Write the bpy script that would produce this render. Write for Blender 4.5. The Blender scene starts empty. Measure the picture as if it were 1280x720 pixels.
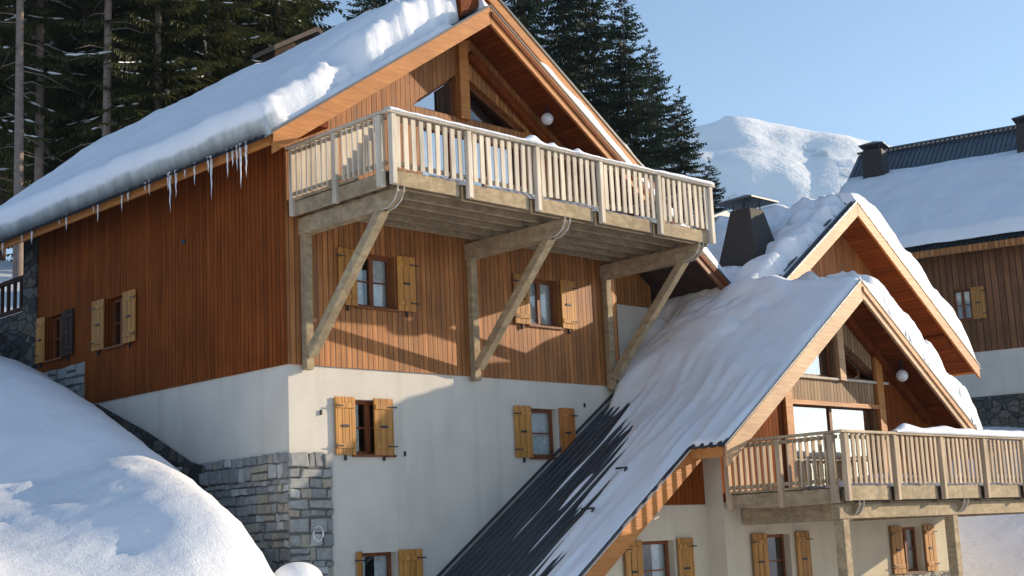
import bpy, math, random
import numpy as np
from mathutils import Vector, Matrix, noise
random.seed(7)
S = bpy.context.scene
COL = S.collection
R_ = math.radians

# ------------------------------------------------------------------ camera
F_PX = 1766.0
ROT = Matrix(((0.71131145, -0.09387043, -0.69658048), (-0.70145453, -0.15782235, -0.69502061), (-0.04469408, 0.98299565, -0.17810668)))
CAM = Vector((-14.72128546, -20.36815955, -3.30784478))

def at_depth(px, py, d):          # a sight line of the photograph turned into a place in the world
    r = ROT @ Vector(((px-640)/F_PX, (360-py)/F_PX, -1.0))
    return CAM + r*d

# ------------------------------------------------------------------ node materials
def sep(nt): pass

class NB:
    def __init__(s, name):
        s.m = bpy.data.materials.new(name); s.m.use_nodes = True
        s.nt = s.m.node_tree; s.nt.nodes.clear()
        s.out = s.n('ShaderNodeOutputMaterial')
    def n(s, t, **kw):
        nd = s.nt.nodes.new(t)
        for k, v in kw.items(): setattr(nd, k, v)
        return nd
    def l(s, a, b): s.nt.links.new(a, b)
    def inp(s, sock, v):
        if isinstance(v, (int, float)): sock.default_value = v
        elif isinstance(v, (tuple, list)): sock.default_value = v if len(v) != 3 or sock.type == 'VECTOR' else (*v, 1)
        else: s.l(v, sock)
    def math(s, op, a, b=0.0, c=None, clamp=False):
        nd = s.n('ShaderNodeMath', operation=op, use_clamp=clamp)
        s.inp(nd.inputs[0], a); s.inp(nd.inputs[1], b)
        if c is not None: s.inp(nd.inputs[2], c)
        return nd.outputs[0]
    def pos(s): return s.n('ShaderNodeNewGeometry').outputs['Position']
    def vmul(s, v, k):
        nd = s.n('ShaderNodeVectorMath', operation='MULTIPLY'); s.l(v, nd.inputs[0]); nd.inputs[1].default_value = k; return nd.outputs[0]
    def dot(s, v, k):
        nd = s.n('ShaderNodeVectorMath', operation='DOT_PRODUCT'); s.l(v, nd.inputs[0]); nd.inputs[1].default_value = k; return nd.outputs['Value']
    def noise(s, v, scale=1.0, detail=4.0, rough=0.55, dist=0.0):
        nd = s.n('ShaderNodeTexNoise'); s.l(v, nd.inputs['Vector'])
        nd.inputs['Scale'].default_value = scale; nd.inputs['Detail'].default_value = detail
        nd.inputs['Roughness'].default_value = rough; nd.inputs['Distortion'].default_value = dist
        return nd.outputs[0]
    def ramp(s, f, pts):
        nd = s.n('ShaderNodeValToRGB'); s.l(f, nd.inputs[0]); cr = nd.color_ramp
        while len(cr.elements) < len(pts): cr.elements.new(0.5)
        for e, (p, c) in zip(cr.elements, pts): e.position = p; e.color = (*c, 1)
        return nd.outputs[0]
    def maprange(s, v, a, b, c=0.0, d=1.0, smooth=True):
        nd = s.n('ShaderNodeMapRange'); nd.interpolation_type = 'SMOOTHSTEP' if smooth else 'LINEAR'
        s.inp(nd.inputs[0], v); 
        for i, x in enumerate((a, b, c, d)): nd.inputs[1+i].default_value = x
        return nd.outputs[0]
    def mix(s, f, a, b, mode='MIX'):
        nd = s.n('ShaderNodeMix', data_type='RGBA', blend_type=mode)
        s.inp(nd.inputs[0], f); s.inp(nd.inputs[6], a); s.inp(nd.inputs[7], b); return nd.outputs[2]
    def bump(s, h, strength=0.3, dist=0.02, normal=None):
        nd = s.n('ShaderNodeBump'); s.l(h, nd.inputs['Height']); nd.inputs['Strength'].default_value = strength; nd.inputs['Distance'].default_value = dist
        if normal is not None: s.l(normal, nd.inputs['Normal'])
        return nd.outputs[0]
    def bsdf(s, color, rough=0.6, normal=None, spec=0.3, **kw):
        b = s.n('ShaderNodeBsdfPrincipled')
        s.inp(b.inputs['Base Color'], color); s.inp(b.inputs['Roughness'], rough); b.inputs['Specular IOR Level'].default_value = spec
        if normal is not None: s.l(normal, b.inputs['Normal'])
        for k, v in kw.items(): s.inp(b.inputs[k], v)
        s.l(b.outputs[0], s.out.inputs[0]); return b

def wood(name, base, dark, w=None, dirn=(1, 1, 0), grain=(16, 16, 1.0), rough=0.6, var=0.35, groove=0.1, knots=0.0, streak=None, spec=.22, objvar=0):
    b = NB(name); p = b.pos()
    g = b.noise(b.vmul(p, grain), 1.0, 5, 0.6, 0.6)
    col = b.mix(b.maprange(g, 0.3, 0.72), dark, base)
    big = b.noise(p, 0.9, 3)
    col = b.mix(0.35, col, b.mix(b.maprange(big, .3, .7), (.55, .55, .55), (1.25, 1.25, 1.25)), 'MULTIPLY')
    h = g
    if w:
        u = b.math('DIVIDE', b.dot(p, dirn), w)
        fr = b.math('FRACT', u)
        fl = b.math('FLOOR', u)
        wn = b.n('ShaderNodeTexWhiteNoise', noise_dimensions='1D'); b.l(fl, wn.inputs['W'])
        v = b.maprange(wn.outputs[0], 0, 1, 1-var, 1+var, False)
        col = b.mix(1.0, col, b.mix(1.0, (1, 1, 1), v, 'MULTIPLY'), 'MULTIPLY') if False else b.vscale(col, v)
        d = b.math('ABSOLUTE', b.math('SUBTRACT', fr, 0.5))
        gm = b.maprange(d, 0.5-groove, 0.5-groove*0.35)
        col = b.mix(gm, col, tuple(c*0.32 for c in dark))
        h = b.math('SUBTRACT', b.math('MULTIPLY', g, 0.12), gm)
    if knots:
        vo = b.n('ShaderNodeTexVoronoi'); b.l(b.vmul(p, (3.1, 3.1, 1.7)), vo.inputs['Vector']); vo.inputs['Scale'].default_value = 1.6
        km = b.maprange(vo.outputs['Distance'], 0.03, 0.09, knots, 0)
        col = b.mix(km, col, tuple(c*0.35 for c in dark))
    if objvar:
        oi = b.n('ShaderNodeObjectInfo'); col = b.vscale(col, b.maprange(oi.outputs['Random'], 0, 1, 1-objvar, 1+objvar*.6, False))
    if streak:                      # weather stains running down the boards
        st = b.noise(b.vmul(p, (5, 5, .35)), 1.0, 3)
        col = b.mix(b.maprange(st, .5, .78, 0, .7), col, streak)
    n = b.bump(h, 0.5, 0.012)
    b.bsdf(col, rough, n, spec)
    return b.m
def _vscale(s, c, v):
    nd = s.n('ShaderNodeVectorMath', operation='SCALE'); s.l(c, nd.inputs[0]); s.l(v, nd.inputs['Scale']); return nd.outputs[0]
NB.vscale = _vscale

M = {}
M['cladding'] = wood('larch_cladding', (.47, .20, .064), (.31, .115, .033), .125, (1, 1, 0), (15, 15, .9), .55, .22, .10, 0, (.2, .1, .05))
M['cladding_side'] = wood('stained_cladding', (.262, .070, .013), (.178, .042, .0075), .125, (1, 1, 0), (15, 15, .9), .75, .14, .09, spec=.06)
M['cladding_far'] = wood('brown_cladding', (.24, .105, .042), (.15, .062, .026), .15, (1, 1, 0), (12, 12, .8), .6, .2, .10)
M['grey_clad'] = wood('weathered_cladding', (.40, .25, .13), (.26, .15, .075), .125, (1, 1, 0), (15, 15, .9), .65, .2, .11)
M['soffit'] = wood('soffit_boards', (.23, .055, .011), (.15, .032, .006), 0.115, (1, 0, 0), (12, 1, 12), .6, .16, .05, spec=.08)
M['verge'] = wood('verge_board', (.58, .235, .062), (.44, .16, .038), None, grain=(2, 3, 22), rough=.5)
M['verge_pale'] = wood('pale_verge_board', (.66, .42, .23), (.52, .30, .15), None, grain=(2, 3, 22), rough=.55)
M['deck'] = wood('weathered_timber', (.47, .36, .22), (.30, .22, .125), None, grain=(5, 5, 9), rough=.75, knots=.5, streak=(.22, .19, .14))
M['baluster'] = wood('baluster_timber', (.80, .71, .57), (.62, .52, .39), None, grain=(18, 18, 1.4), rough=.75, knots=.25, streak=(.46, .40, .32), objvar=.22)
M['baluster_tan'] = wood('tan_baluster_timber', (.66, .50, .34), (.47, .34, .21), None, grain=(18, 18, 1.4), rough=.75, knots=.3, streak=(.36, .28, .20), objvar=.25)
M['under'] = wood('deck_boards', (.28, .205, .12), (.17, .12, .07), .14, (0, 1, 0), (1.2, 16, 16), .8, .25, .1)
M['shutter'] = wood('shutter_boards', (.62, .30, .075), (.47, .205, .045), .16, (1, 1, 0), (14, 14, 1.0), .5, .14, .06, .35, streak=(.40, .20, .08), objvar=.2)
M['shutter_red'] = wood('red_shutter_boards', (.52, .20, .05), (.40, .14, .03), .16, (1, 1, 0), (14, 14, 1.0), .45, .14, .06, .35)
M['frame'] = wood('window_frame_wood', (.25, .085, .03), (.15, .05, .02), None, grain=(14, 14, 2), rough=.5)
M['dark_wood'] = wood('dark_timber', (.075, .04, .025), (.045, .026, .018), .2, (1, 1, 0), (12, 12, 1), .8, .2, .08)

def simple(name, c, rough=.6, spec=.3, bump=0, scale=20, **kw):
    b = NB(name); p = b.pos(); n = b.noise(p, scale, 4)
    col = b.mix(b.maprange(n, .25, .75), tuple(x*.82 for x in c), tuple(min(1, x*1.15) for x in c))
    b.bsdf(col, rough, b.bump(n, bump, .01) if bump else None, spec, **kw); return b.m
def plaster(name, c, c2):
    b = NB(name); p = b.pos()
    g = b.noise(p, 1.1, 4); f = b.noise(p, 38, 4, .7)
    st = b.noise(b.vmul(p, (2.2, 2.2, .25)), 1, 4)
    col = b.mix(b.maprange(g, .3, .75), c, c2)
    col = b.mix(b.maprange(st, .5, .8, 0, .55), col, tuple(x*.78 for x in c2))
    b.bsdf(col, .9, b.bump(f, .35, .006), .15); return b.m
M['plaster'] = plaster('cream_render', (.67, .62, .535), (.595, .55, .475))
M['plaster_cream'] = plaster('ivory_render', (.68, .59, .44), (.61, .525, .39))

def stone(name, k=1.0, warm=0.0):
    b = NB(name); p = b.pos()
    u = b.dot(p, (1, -1, 0)); z = b.dot(p, (0, 0, 1))
    cb = b.n('ShaderNodeCombineXYZ'); b.l(u, cb.inputs[0]); b.l(z, cb.inputs[1])
    dn = b.n('ShaderNodeTexNoise'); b.l(cb.outputs[0], dn.inputs['Vector']); dn.inputs['Scale'].default_value = 2.6; dn.inputs['Detail'].default_value = 2
    add = b.n('ShaderNodeVectorMath', operation='MULTIPLY_ADD'); b.l(dn.outputs['Color'], add.inputs[0]); add.inputs[1].default_value = (.16, .12, 0); b.l(cb.outputs[0], add.inputs[2])
    vo = b.n('ShaderNodeTexVoronoi', feature='F1', distance='EUCLIDEAN'); b.l(b.vmul(add.outputs[0], (2.5, 4.6, 1)), vo.inputs['Vector']); vo.inputs['Randomness'].default_value = .8; vo.inputs['Scale'].default_value = 1
    v2 = b.n('ShaderNodeTexVoronoi', feature='DISTANCE_TO_EDGE'); b.l(b.vmul(add.outputs[0], (2.5, 4.6, 1)), v2.inputs['Vector']); v2.inputs['Randomness'].default_value = .8; v2.inputs['Scale'].default_value = 1
    e = v2.outputs['Distance']
    mort = b.maprange(e, .02, .075, 1, 0)
    sp = b.n('ShaderNodeSeparateColor'); b.l(vo.outputs['Color'], sp.inputs[0])
    col = b.ramp(sp.outputs[0], [(0, (.12*k, .12*k, .115*k)), (.35, (.22*k, .22*k, .205*k)), (.6, (.30*k, .29*k, .26*k)), (.8, (.30*k, .25*k, .18*k)), (1, (.38*k, .37*k, .34*k))])
    n2 = b.noise(p, 14, 5, .65)
    col = b.mix(.7, col, b.mix(b.maprange(n2, .3, .7), (.5, .5, .5), (1.3, 1.3, 1.3)), 'MULTIPLY')
    col = b.mix(mort, col, (.10*k, .10*k, .095*k))
    h = b.math('ADD', b.math('MULTIPLY', b.math('SUBTRACT', 1, mort), 1.0), b.math('MULTIPLY', n2, .5))
    b.bsdf(col, .85, b.bump(h, .8, .04), .2); return b.m
M['stone'] = stone('rubble_stone', 1.3)
for i_, c_ in enumerate(((.24, .245, .235), (.31, .31, .295), (.36, .32, .255), (.43, .43, .41))): M['stone_%d' % (i_+1)] = simple('block_stone_%d' % (i_+1), c_, .85, .2, .9, 9)
M['mortar'] = simple('grey_mortar', (.15, .148, .14), .95, .1, .6, 25)
M['stone_dark'] = stone('dark_rubble_stone', .45)  # darker rubble copy, with the shade on the far-left walls in its colour

def snow(name, big=.9, fine=6.0, amp=.5, tint=(.90, .91, .93), ice=None):
    b = NB(name); p = b.pos()
    a = b.noise(p, big, 5, .6); f = b.noise(p, fine, 6, .65); ff = b.noise(p, 55, 3, .7)
    h = b.math('ADD', b.math('MULTIPLY', a, .5), b.math('ADD', b.math('MULTIPLY', f, .22), b.math('MULTIPLY', ff, .02)))
    col = b.mix(b.maprange(a, .35, .7), tint, tuple(c*.955 for c in tint))
    if ice:                          # icy grey-green band painting in the shade of the slab's eave face (height over the roof plane)
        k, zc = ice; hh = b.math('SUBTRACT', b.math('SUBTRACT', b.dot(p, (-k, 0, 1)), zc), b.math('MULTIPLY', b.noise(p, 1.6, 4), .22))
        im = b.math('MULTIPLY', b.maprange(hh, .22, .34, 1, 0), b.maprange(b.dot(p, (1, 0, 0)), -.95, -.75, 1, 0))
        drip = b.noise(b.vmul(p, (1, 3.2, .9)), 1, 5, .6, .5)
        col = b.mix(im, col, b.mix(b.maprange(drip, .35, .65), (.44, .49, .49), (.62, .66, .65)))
    b.bsdf(col, .55, b.bump(h, amp, .12), .25, **{'Subsurface Weight': .12, 'Subsurface Radius': (.06, .08, .1), 'Subsurface Scale': .3})
    return b.m
M['snow'] = snow('roof_snow', 1.1, 5.0, .55)
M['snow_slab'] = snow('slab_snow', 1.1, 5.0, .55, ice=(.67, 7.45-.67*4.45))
M['snow_lump'] = snow('lumpy_snow', 2.2, 8.0, .9)

def ground_snow():
    b = NB('ground_snow'); p = b.pos()
    a = b.noise(p, .8, 5, .6); f = b.noise(p, 5, 6, .65); ff = b.noise(p, 40, 3, .7)
    # ski and sledge tracks: stretched noise running down the bank
    tr = b.noise(b.vmul(p, (.35, 1.5, .5)), 1.0, 3, .5, .8)
    tm = b.math('MULTIPLY', tr, b.maprange(b.dot(p, (0, -1, 0)), -3.0, 1.0))
    h = b.math('ADD', b.math('MULTIPLY', a, .4), b.math('ADD', b.math('MULTIPLY', f, .2), b.math('ADD', b.math('MULTIPLY', ff, .06), b.math('MULTIPLY', tm, .5))))
    b.bsdf(b.mix(b.maprange(a, .35, .7), (.90, .91, .93), (.85, .86, .885)), .6, b.bump(h, .6, .2), .25); return b.m
M['ground'] = ground_snow()

def metal_roof():
    b = NB('dark_sheet_roof'); p = b.pos(); n = b.noise(p, 2.0, 5); f = b.noise(p, 22, 4)
    col = b.mix(b.maprange(n, .3, .7), (.035, .040, .050), (.055, .060, .070))
    b.bsdf(col, b.maprange(f, .3, .7, .35, .55), b.bump(f, .1, .004), .5, Metallic=.3); return b.m
M['roof'] = metal_roof()
def far_roof():
    b = NB('blue_grey_sheet_roof'); p = b.pos(); n = b.noise(p, 2.0, 5)
    b.bsdf(b.mix(b.maprange(n, .3, .7), (.06, .085, .105), (.085, .115, .14)), .42, None, .5, Metallic=.2); return b.m
M['roof_far'] = far_roof()
M['iron'] = simple('black_iron', (.03, .03, .033), .5)
M['chimney'] = simple('dark_slate_cladding', (.045, .038, .036), .7, .3, .3, 9)
M['chim_cap'] = simple('dark_metal_cap', (.05, .05, .055), .45, .5)
M['strap'] = simple('galvanised_strap', (.55, .52, .46), .4, .5)
M['globe'] = simple('opal_globe', (.82, .80, .76), .25, .5)
M['curtain'] = simple('net_curtain', (.72, .70, .66), .9, .1, .4, 9)
M['room'] = simple('dim_interior', (.05, .045, .04), .9)
M['ring'] = simple('pale_pipe', (.75, .74, .72), .45)
M['rock'] = simple('dark_rock', (.10, .10, .10), .85, .2, .9, 4)
M['vent'] = simple('grey_flashing', (.30, .33, .33), .5, .4)
M['bark'] = simple('spruce_bark', (.25, .195, .165), .9, .1, .9, 7)
M['bark_dark'] = simple('dark_bark', (.075, .055, .045), .9, .1, .9, 7)

def glass(name, refl=.10, tint=(.85, .92, .95)):
    b = NB(name)
    lw = b.n('ShaderNodeLayerWeight'); lw.inputs[0].default_value = .5
    fac = b.maprange(lw.outputs['Facing'], 0, 1, refl, 1.0, False)
    p3 = b.math('POWER', lw.outputs['Facing'], 3.0)
    fac = b.math('ADD', b.math('MULTIPLY', p3, 1-refl), refl, clamp=True)
    t = b.n('ShaderNodeBsdfTransparent'); t.inputs[0].default_value = (*tint, 1)
    g = b.n('ShaderNodeBsdfGlossy'); g.inputs['Roughness'].default_value = .02; g.inputs[0].default_value = (1, 1, 1, 1)
    wv = b.noise(b.pos(), 1.3, 2); b.l(b.bump(wv, .06, .02), g.inputs['Normal'])
    m = b.n('ShaderNodeMixShader'); b.l(fac, m.inputs[0]); b.l(t.outputs[0], m.inputs[1]); b.l(g.outputs[0], m.inputs[2]); b.l(m.outputs[0], b.out.inputs[0])
    return b.m
M['glass'] = glass('window_glass', .09)
M['glass_big'] = glass('coated_glass', .46)

def ice():
    b = NB('icicle_ice')
    b.bsdf((.88, .91, .94), .2, b.bump(b.noise(b.pos(), 12, 3), .4, .01), .5, **{'Transmission Weight': .2, 'IOR': 1.31}); return b.m
M['ice'] = ice()
def needles(name, a, c):
    b = NB(name)
    oi = b.n('ShaderNodeObjectInfo'); p = b.pos()
    n = b.noise(p, .55, 3); f = b.noise(p, 6, 2)
    col = b.mix(b.maprange(n, .35, .68), a, c)
    col = b.mix(b.maprange(f, .3, .75, 0, .5), col, tuple(x*1.5 for x in c))
    col = b.mix(b.maprange(oi.outputs['Random'], 0, 1, 0, .45, False), col, (.030, .034, .015))
    pb = b.bsdf(col, .6, None, .2)
    tr = b.n('ShaderNodeBsdfTranslucent'); b.l(col, tr.inputs[0]); mx = b.n('ShaderNodeMixShader'); mx.inputs[0].default_value = .35
    b.l(pb.outputs[0], mx.inputs[1]); b.l(tr.outputs[0], mx.inputs[2]); b.l(mx.outputs[0], b.out.inputs[0]); return b.m
M['needles'] = needles('spruce_needles', (.030, .044, .016), (.105, .105, .032))
M['needles_right'] = needles('fir_needles', (.018, .036, .026), (.040, .062, .040))

def mountain_mat():
    b = NB('mountain_snow'); p = b.pos(); g = b.n('ShaderNodeNewGeometry')
    nz = b.dot(g.outputs['True Normal'], (0, 0, 1))
    n = b.noise(b.vmul(p, (.012, .012, .006)), 1, 7, .65); n2 = b.noise(b.vmul(p, (.05, .05, .03)), 1, 5, .7)
    z = b.dot(p, (0, 0, 1))
    v = b.math('ADD', b.math('MULTIPLY', n, .6), b.math('MULTIPLY', n2, .5))
    rock = b.math('MULTIPLY', b.maprange(v, .60, .70), b.maprange(z, 260, 420, 1, .45))
    trees = b.math('MULTIPLY', b.maprange(b.noise(b.vmul(p, (.006, .006, .012)), 1, 4), .47, .58), b.maprange(z, 170, 270, 1, 0))
    col = b.mix(b.math('MULTIPLY', rock, .55), (.94, .95, .96), (.24, .25, .27))
    col = b.mix(b.math('MULTIPLY', trees, .8), col, (.07, .08, .08))
    h = b.math('ADD', n, n2)
    b.bsdf(col, .8, b.bump(h, .3, 9), .1); return b.m
M['mountain'] = mountain_mat()

# ------------------------------------------------------------------ mesh builder
class MB:
    def __init__(s): s.v = []; s.f = []; s.mi = []; s.cur = 0
    def add(s, vs, fs):
        o = len(s.v); s.v += [tuple(v) for v in vs]; s.f += [tuple(i+o for i in f) for f in fs]; s.mi += [s.cur]*len(fs); return s
    def obox(s, c, ax, ay, az):     # centre and three half-extent vectors
        c, ax, ay, az = map(Vector, (c, ax, ay, az)); vs = []
        for i in (-1, 1):
            for j in (-1, 1):
                for k in (-1, 1): vs.append(c+ax*i+ay*j+az*k)
        return s.add(vs, [(0, 1, 3, 2), (4, 6, 7, 5), (0, 4, 5, 1), (2, 3, 7, 6), (0, 2, 6, 4), (1, 5, 7, 3)])
    def box(s, a, b):
        a, b = Vector(a), Vector(b); c = (a+b)/2; d = (b-a)/2
        return s.obox(c, (d.x, 0, 0), (0, d.y, 0), (0, 0, d.z))
    def bar(s, a, b, w, h, up=(0, 0, 1)):
        a, b, up = Vector(a), Vector(b), Vector(up); d = (b-a); n = d.normalized(); sd = n.cross(up).normalized(); u2 = sd.cross(n)
        return s.obox((a+b)/2, d/2, sd*w/2, u2*h/2)
    def prism(s, poly, ext):
        n = len(poly); e = Vector(ext); vs = [Vector(p) for p in poly]; vs += [v+e for v in vs]
        fs = [tuple(range(n)), tuple(range(2*n-1, n-1, -1))] + [(i, (i+1) % n, n+(i+1) % n, n+i) for i in range(n)]
        return s.add(vs, fs)
    def tube(s, pts, rs, n=8, cap=True):
        pts = [Vector(p) for p in pts]
        if isinstance(rs, (int, float)): rs = [rs]*len(pts)
        vs = []
        for i, p in enumerate(pts):
            d = (pts[min(i+1, len(pts)-1)]-pts[max(i-1, 0)]).normalized()
            r = Vector((0, 0, 1)) if abs(d.z) < .9 else Vector((1, 0, 0))
            a = d.cross(r).normalized(); b2 = d.cross(a)
            for k in range(n):
                t = 2*math.pi*k/n; vs.append(p+(a*math.cos(t)+b2*math.sin(t))*rs[i])
        fs = [(i*n+k, i*n+(k+1) % n, (i+1)*n+(k+1) % n, (i+1)*n+k) for i in range(len(pts)-1) for k in range(n)]
        if cap: fs += [tuple(range(n)), tuple(range((len(pts)-1)*n, len(pts)*n))]
        return s.add(vs, fs)
    def sphere(s, c, r, nu=16, nv=10, sc=(1, 1, 1)):
        c = Vector(c); vs = []; 
        for j in range(nv+1):
            th = math.pi*j/nv
            for i in range(nu):
                ph = 2*math.pi*i/nu; vs.append(c+Vector((math.sin(th)*math.cos(ph)*sc[0], math.sin(th)*math.sin(ph)*sc[1], math.cos(th)*sc[2]))*r)
        return s.add(vs, [(j*nu+i, (j+1)*nu+i, (j+1)*nu+(i+1) % nu, j*nu+(i+1) % nu) for j in range(nv) for i in range(nu)])
    def build(s, name, mats, parent=None, smooth=False, bevel=0):
        base = origin_of(parent) if parent else Vector((0, 0, 0))
        me = bpy.data.meshes.new(name)
        me.from_pydata([tuple(Vector(v)-base) for v in s.v], [], s.f)
        for m in (mats if isinstance(mats, (list, tuple)) else [mats]): me.materials.append(m)
        if any(s.mi): me.polygons.foreach_set('material_index', s.mi)
        if smooth: me.polygons.foreach_set('use_smooth', [True]*len(me.polygons))
        me.update()
        o = bpy.data.objects.new(name, me); COL.objects.link(o)
        if parent: o.parent = parent
        if bevel:
            bm = o.modifiers.new('bevel', 'BEVEL'); bm.width = bevel; bm.segments = 2; bm.limit_method = 'ANGLE'
        return o
def origin_of(o):
    p = Vector((0, 0, 0))
    while o: p += o.location; o = o.parent
    return p
def tag(o, label=None, cat=None, group=None, kind=None):
    if label: o['label'] = label
    if cat: o['category'] = cat
    if group: o['group'] = group
    if kind: o['kind'] = kind
    return o
def empty(name, loc, label=None, cat=None, group=None):
    o = bpy.data.objects.new(name, None); COL.objects.link(o); o.location = loc; o.empty_display_size = .3
    return tag(o, label, cat, group)
def copy_tree(o, parent=None):
    c = o.copy(); COL.objects.link(c); c.parent = parent
    for ch in list(o.children): copy_tree(ch, c)
    return c

class Frame:                         # a wall plane: u along the wall, n outward, z up
    def __init__(s, o, u, n): s.o, s.u, s.n = Vector(o), Vector(u).normalized(), Vector(n).normalized()
    def __call__(s, u, z, n=0.0): return s.o+s.u*u+s.n*n+Vector((0, 0, z))
    def box(s, mb, u0, u1, z0, z1, n0, n1):
        return mb.obox(s((u0+u1)/2, (z0+z1)/2, (n0+n1)/2), s.u*(u1-u0)/2, s.n*(n1-n0)/2, (0, 0, (z1-z0)/2))

def wall(mb, F, u0, u1, z0, top, holes=(), brk=(), depth=.2):
    tf = top if callable(top) else (lambda u: top)
    us = sorted({u0, u1, *[x for x in brk if u0 < x < u1], *[x for h in holes for x in h[:2]]})
    us = [u for u in us if u0-1e-6 <= u <= u1+1e-6]
    for a, b in zip(us, us[1:]):
        if b-a < 1e-5: continue
        m = (a+b)/2; segs = []; za = zb = z0
        for h in sorted((h for h in holes if h[0] <= m <= h[1]), key=lambda h: h[2]):
            segs.append((za, zb, h[2], h[2]))
            if len(h) > 4:           # slanted head
                f = lambda u: h[3]+(h[4]-h[3])*(u-h[0])/(h[1]-h[0])
                za, zb = f(a), f(b)
            else: za = zb = h[3]
        e = 1e-6
        segs.append((za, zb, tf(a+e), tf(b-e)))
        for p, q, r, t in segs:
            if max(r-p, t-q) < 1e-4: continue
            mb.add([F(a, p), F(b, q), F(b, t), F(a, r)], [(0, 1, 2, 3)])
    for h in holes:                  # reveals
        za, zb = h[3], (h[4] if len(h) > 4 else h[3])
        c = [(h[0], h[2]), (h[1], h[2]), (h[1], zb), (h[0], za)]
        for i in range(4):
            (a, p), (b, q) = c[i], c[(i+1) % 4]
            mb.add([F(a, p), F(b, q), F(b, q, -depth), F(a, p, -depth)], [(0, 1, 2, 3)])

def shutter(F, win, u0, u1, z0, z1, mat, hinge_side=None, n0=.03, latch=True):
    mb = MB(); t = .036
    w = (u1-u0)/3
    for i in range(3): F.box(mb, u0+i*w+.004, u0+(i+1)*w-.004, z0, z1, n0, n0+t)
    for zz in (z0+.16, z1-.16): F.box(mb, u0+.02, u1-.02, zz-.045, zz+.045, n0+t, n0+t+.018)
    s = mb.build('shutter', mat, win, bevel=.006)
    for zz in (z0+.16, z1-.16):
        hb = MB()
        if hinge_side == 'l': F.box(hb, u0-.07, u0+.16, zz-.012, zz+.012, n0+t+.018, n0+t+.026)
        if hinge_side == 'r': F.box(hb, u1-.16, u1+.07, zz-.012, zz+.012, n0+t+.018, n0+t+.026)
        hb.build('hinge', M['iron'], win)
    if latch: hb = MB(); F.box(hb, (u0+u1)/2-.09, (u0+u1)/2+.07, (z0+z1)/2-.02, (z0+z1)/2+.02, n0+t, n0+t+.02); hb.build('latch', M['iron'], win)
    return s

def window(F, root, u0, u1, z0, z1, left=None, right=None, curtain=0, mull=1, depth=.15, smat=None, sill=True, bars=1, gmat=None, fmat=None):
    smat = smat or M['shutter']; fmat = fmat or M['frame']; fw = .065
    mb = MB(); n0, n1 = -depth-.05, -depth
    F.box(mb, u0, u0+fw, z0, z1, n0, n1); F.box(mb, u1-fw, u1, z0, z1, n0, n1)
    F.box(mb, u0+fw, u1-fw, z0, z0+fw, n0, n1-.001); F.box(mb, u0+fw, u1-fw, z1-fw, z1, n0, n1-.001)
    step = (u1-u0)/(mull+1)
    for i in range(mull): F.box(mb, u0+step*(i+1)-.05, u0+step*(i+1)+.05, z0+fw, z1-fw, n0, n1+.008)
    for i in range(bars):
        zz = z0+(z1-z0)*(i+1)/(bars+1)
        if bars: F.box(mb, u0+fw, u1-fw, zz-.014, zz+.014, n0+.01, n1-.008)
    w = mb.build('window', fmat, root)
    g = MB(); g.add([F(u0+fw, z0+fw, n0+.02), F(u1-fw, z0+fw, n0+.02), F(u1-fw, z1-fw, n0+.02), F(u0+fw, z1-fw, n0+.02)], [(0, 1, 2, 3)])
    g.build('pane', gmat or M['glass'], w)
    if curtain:
        c = MB(); k = 24
        spans = {1: [(u0, u1)], 2: [(u0, u0+(u1-u0)*.36), (u1-(u1-u0)*.36, u1)], 3: [(u0+(u1-u0)*.5, u1)]}[curtain]
        for a, b in spans:
            vs = []
            for i in range(k+1):
                uu = a+(b-a)*i/k; nn = n0-.07+.025*math.sin(i*1.9)+.01*math.sin(i*4.3); vs += [F(uu, z0+.02, nn), F(uu, z1, nn)]
            c.add(vs, [(2*i, 2*i+2, 2*i+3, 2*i+1) for i in range(k)])
        c.build('curtain', M['curtain'], w, True)
    d = MB()                        # the room behind, open to the pane
    r0, r1, zz0, zz1, nb = u0-.02, u1+.02, z0-.02, z1+.02, -1.3
    P = [F(r0, zz0, n0-.0), F(r1, zz0, n0), F(r1, zz1, n0), F(r0, zz1, n0), F(r0, zz0, nb), F(r1, zz0, nb), F(r1, zz1, nb), F(r0, zz1, nb)]
    d.add(P, [(4, 5, 6, 7), (0, 1, 5, 4), (2, 3, 7, 6), (1, 2, 6, 5), (3, 0, 4, 7)])
    d.build('room_lining', M['room'], w)
    if sill:
        s = MB(); F.box(s, u0-.06, u1+.06, z0-.05, z0-.004, -.1, .05); s.build('sill', fmat, w)
    for sh, hs in ((left, 'l'), (right, 'r')):
        if sh: shutter(F, w, sh[0], sh[1], z0-.02, z1+.03, sh[2] if len(sh) > 2 else smat, hs)
    if left or right:
        for sh in (left, right):
            if sh: hk = MB(); F.box(hk, (sh[0]+sh[1])/2-.015, (sh[0]+sh[1])/2+.015, z0-.12, z0-.025, .01, .06); hk.build('shutter_catch', M['iron'], w)
    return w

def corrugated(mb, x0, x1, zf, y0, y1, period=.2, amp=.035, off=.03, skip=None):
    """Sheet roof that falls along x (heights zf(x)), ribs spaced along y."""
    n = max(1, int((y1-y0)/period)); prof = []
    for i in range(n):
        y = y0+(y1-y0)*i/n; p = (y1-y0)/n
        prof += [(y, 0), (y+p*.55, 0), (y+p*.62, amp), (y+p*.93, amp)]
    prof.append((y1, 0))
    vs = []
    for y, a in prof: vs += [(x0, y, zf(x0)+off+a), (x1, y, zf(x1)+off+a)]
    mb.add(vs, [(2*i, 2*i+2, 2*i+3, 2*i+1) for i in range(len(prof)-1)])

def slab(mb, x0, x1, zf, y0, y1, t):
    mb.prism([(x0, y0, zf(x0)), (x1, y0, zf(x1)), (x1, y0, zf(x1)-t), (x0, y0, zf(x0)-t)], (0, y1-y0, 0))

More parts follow.
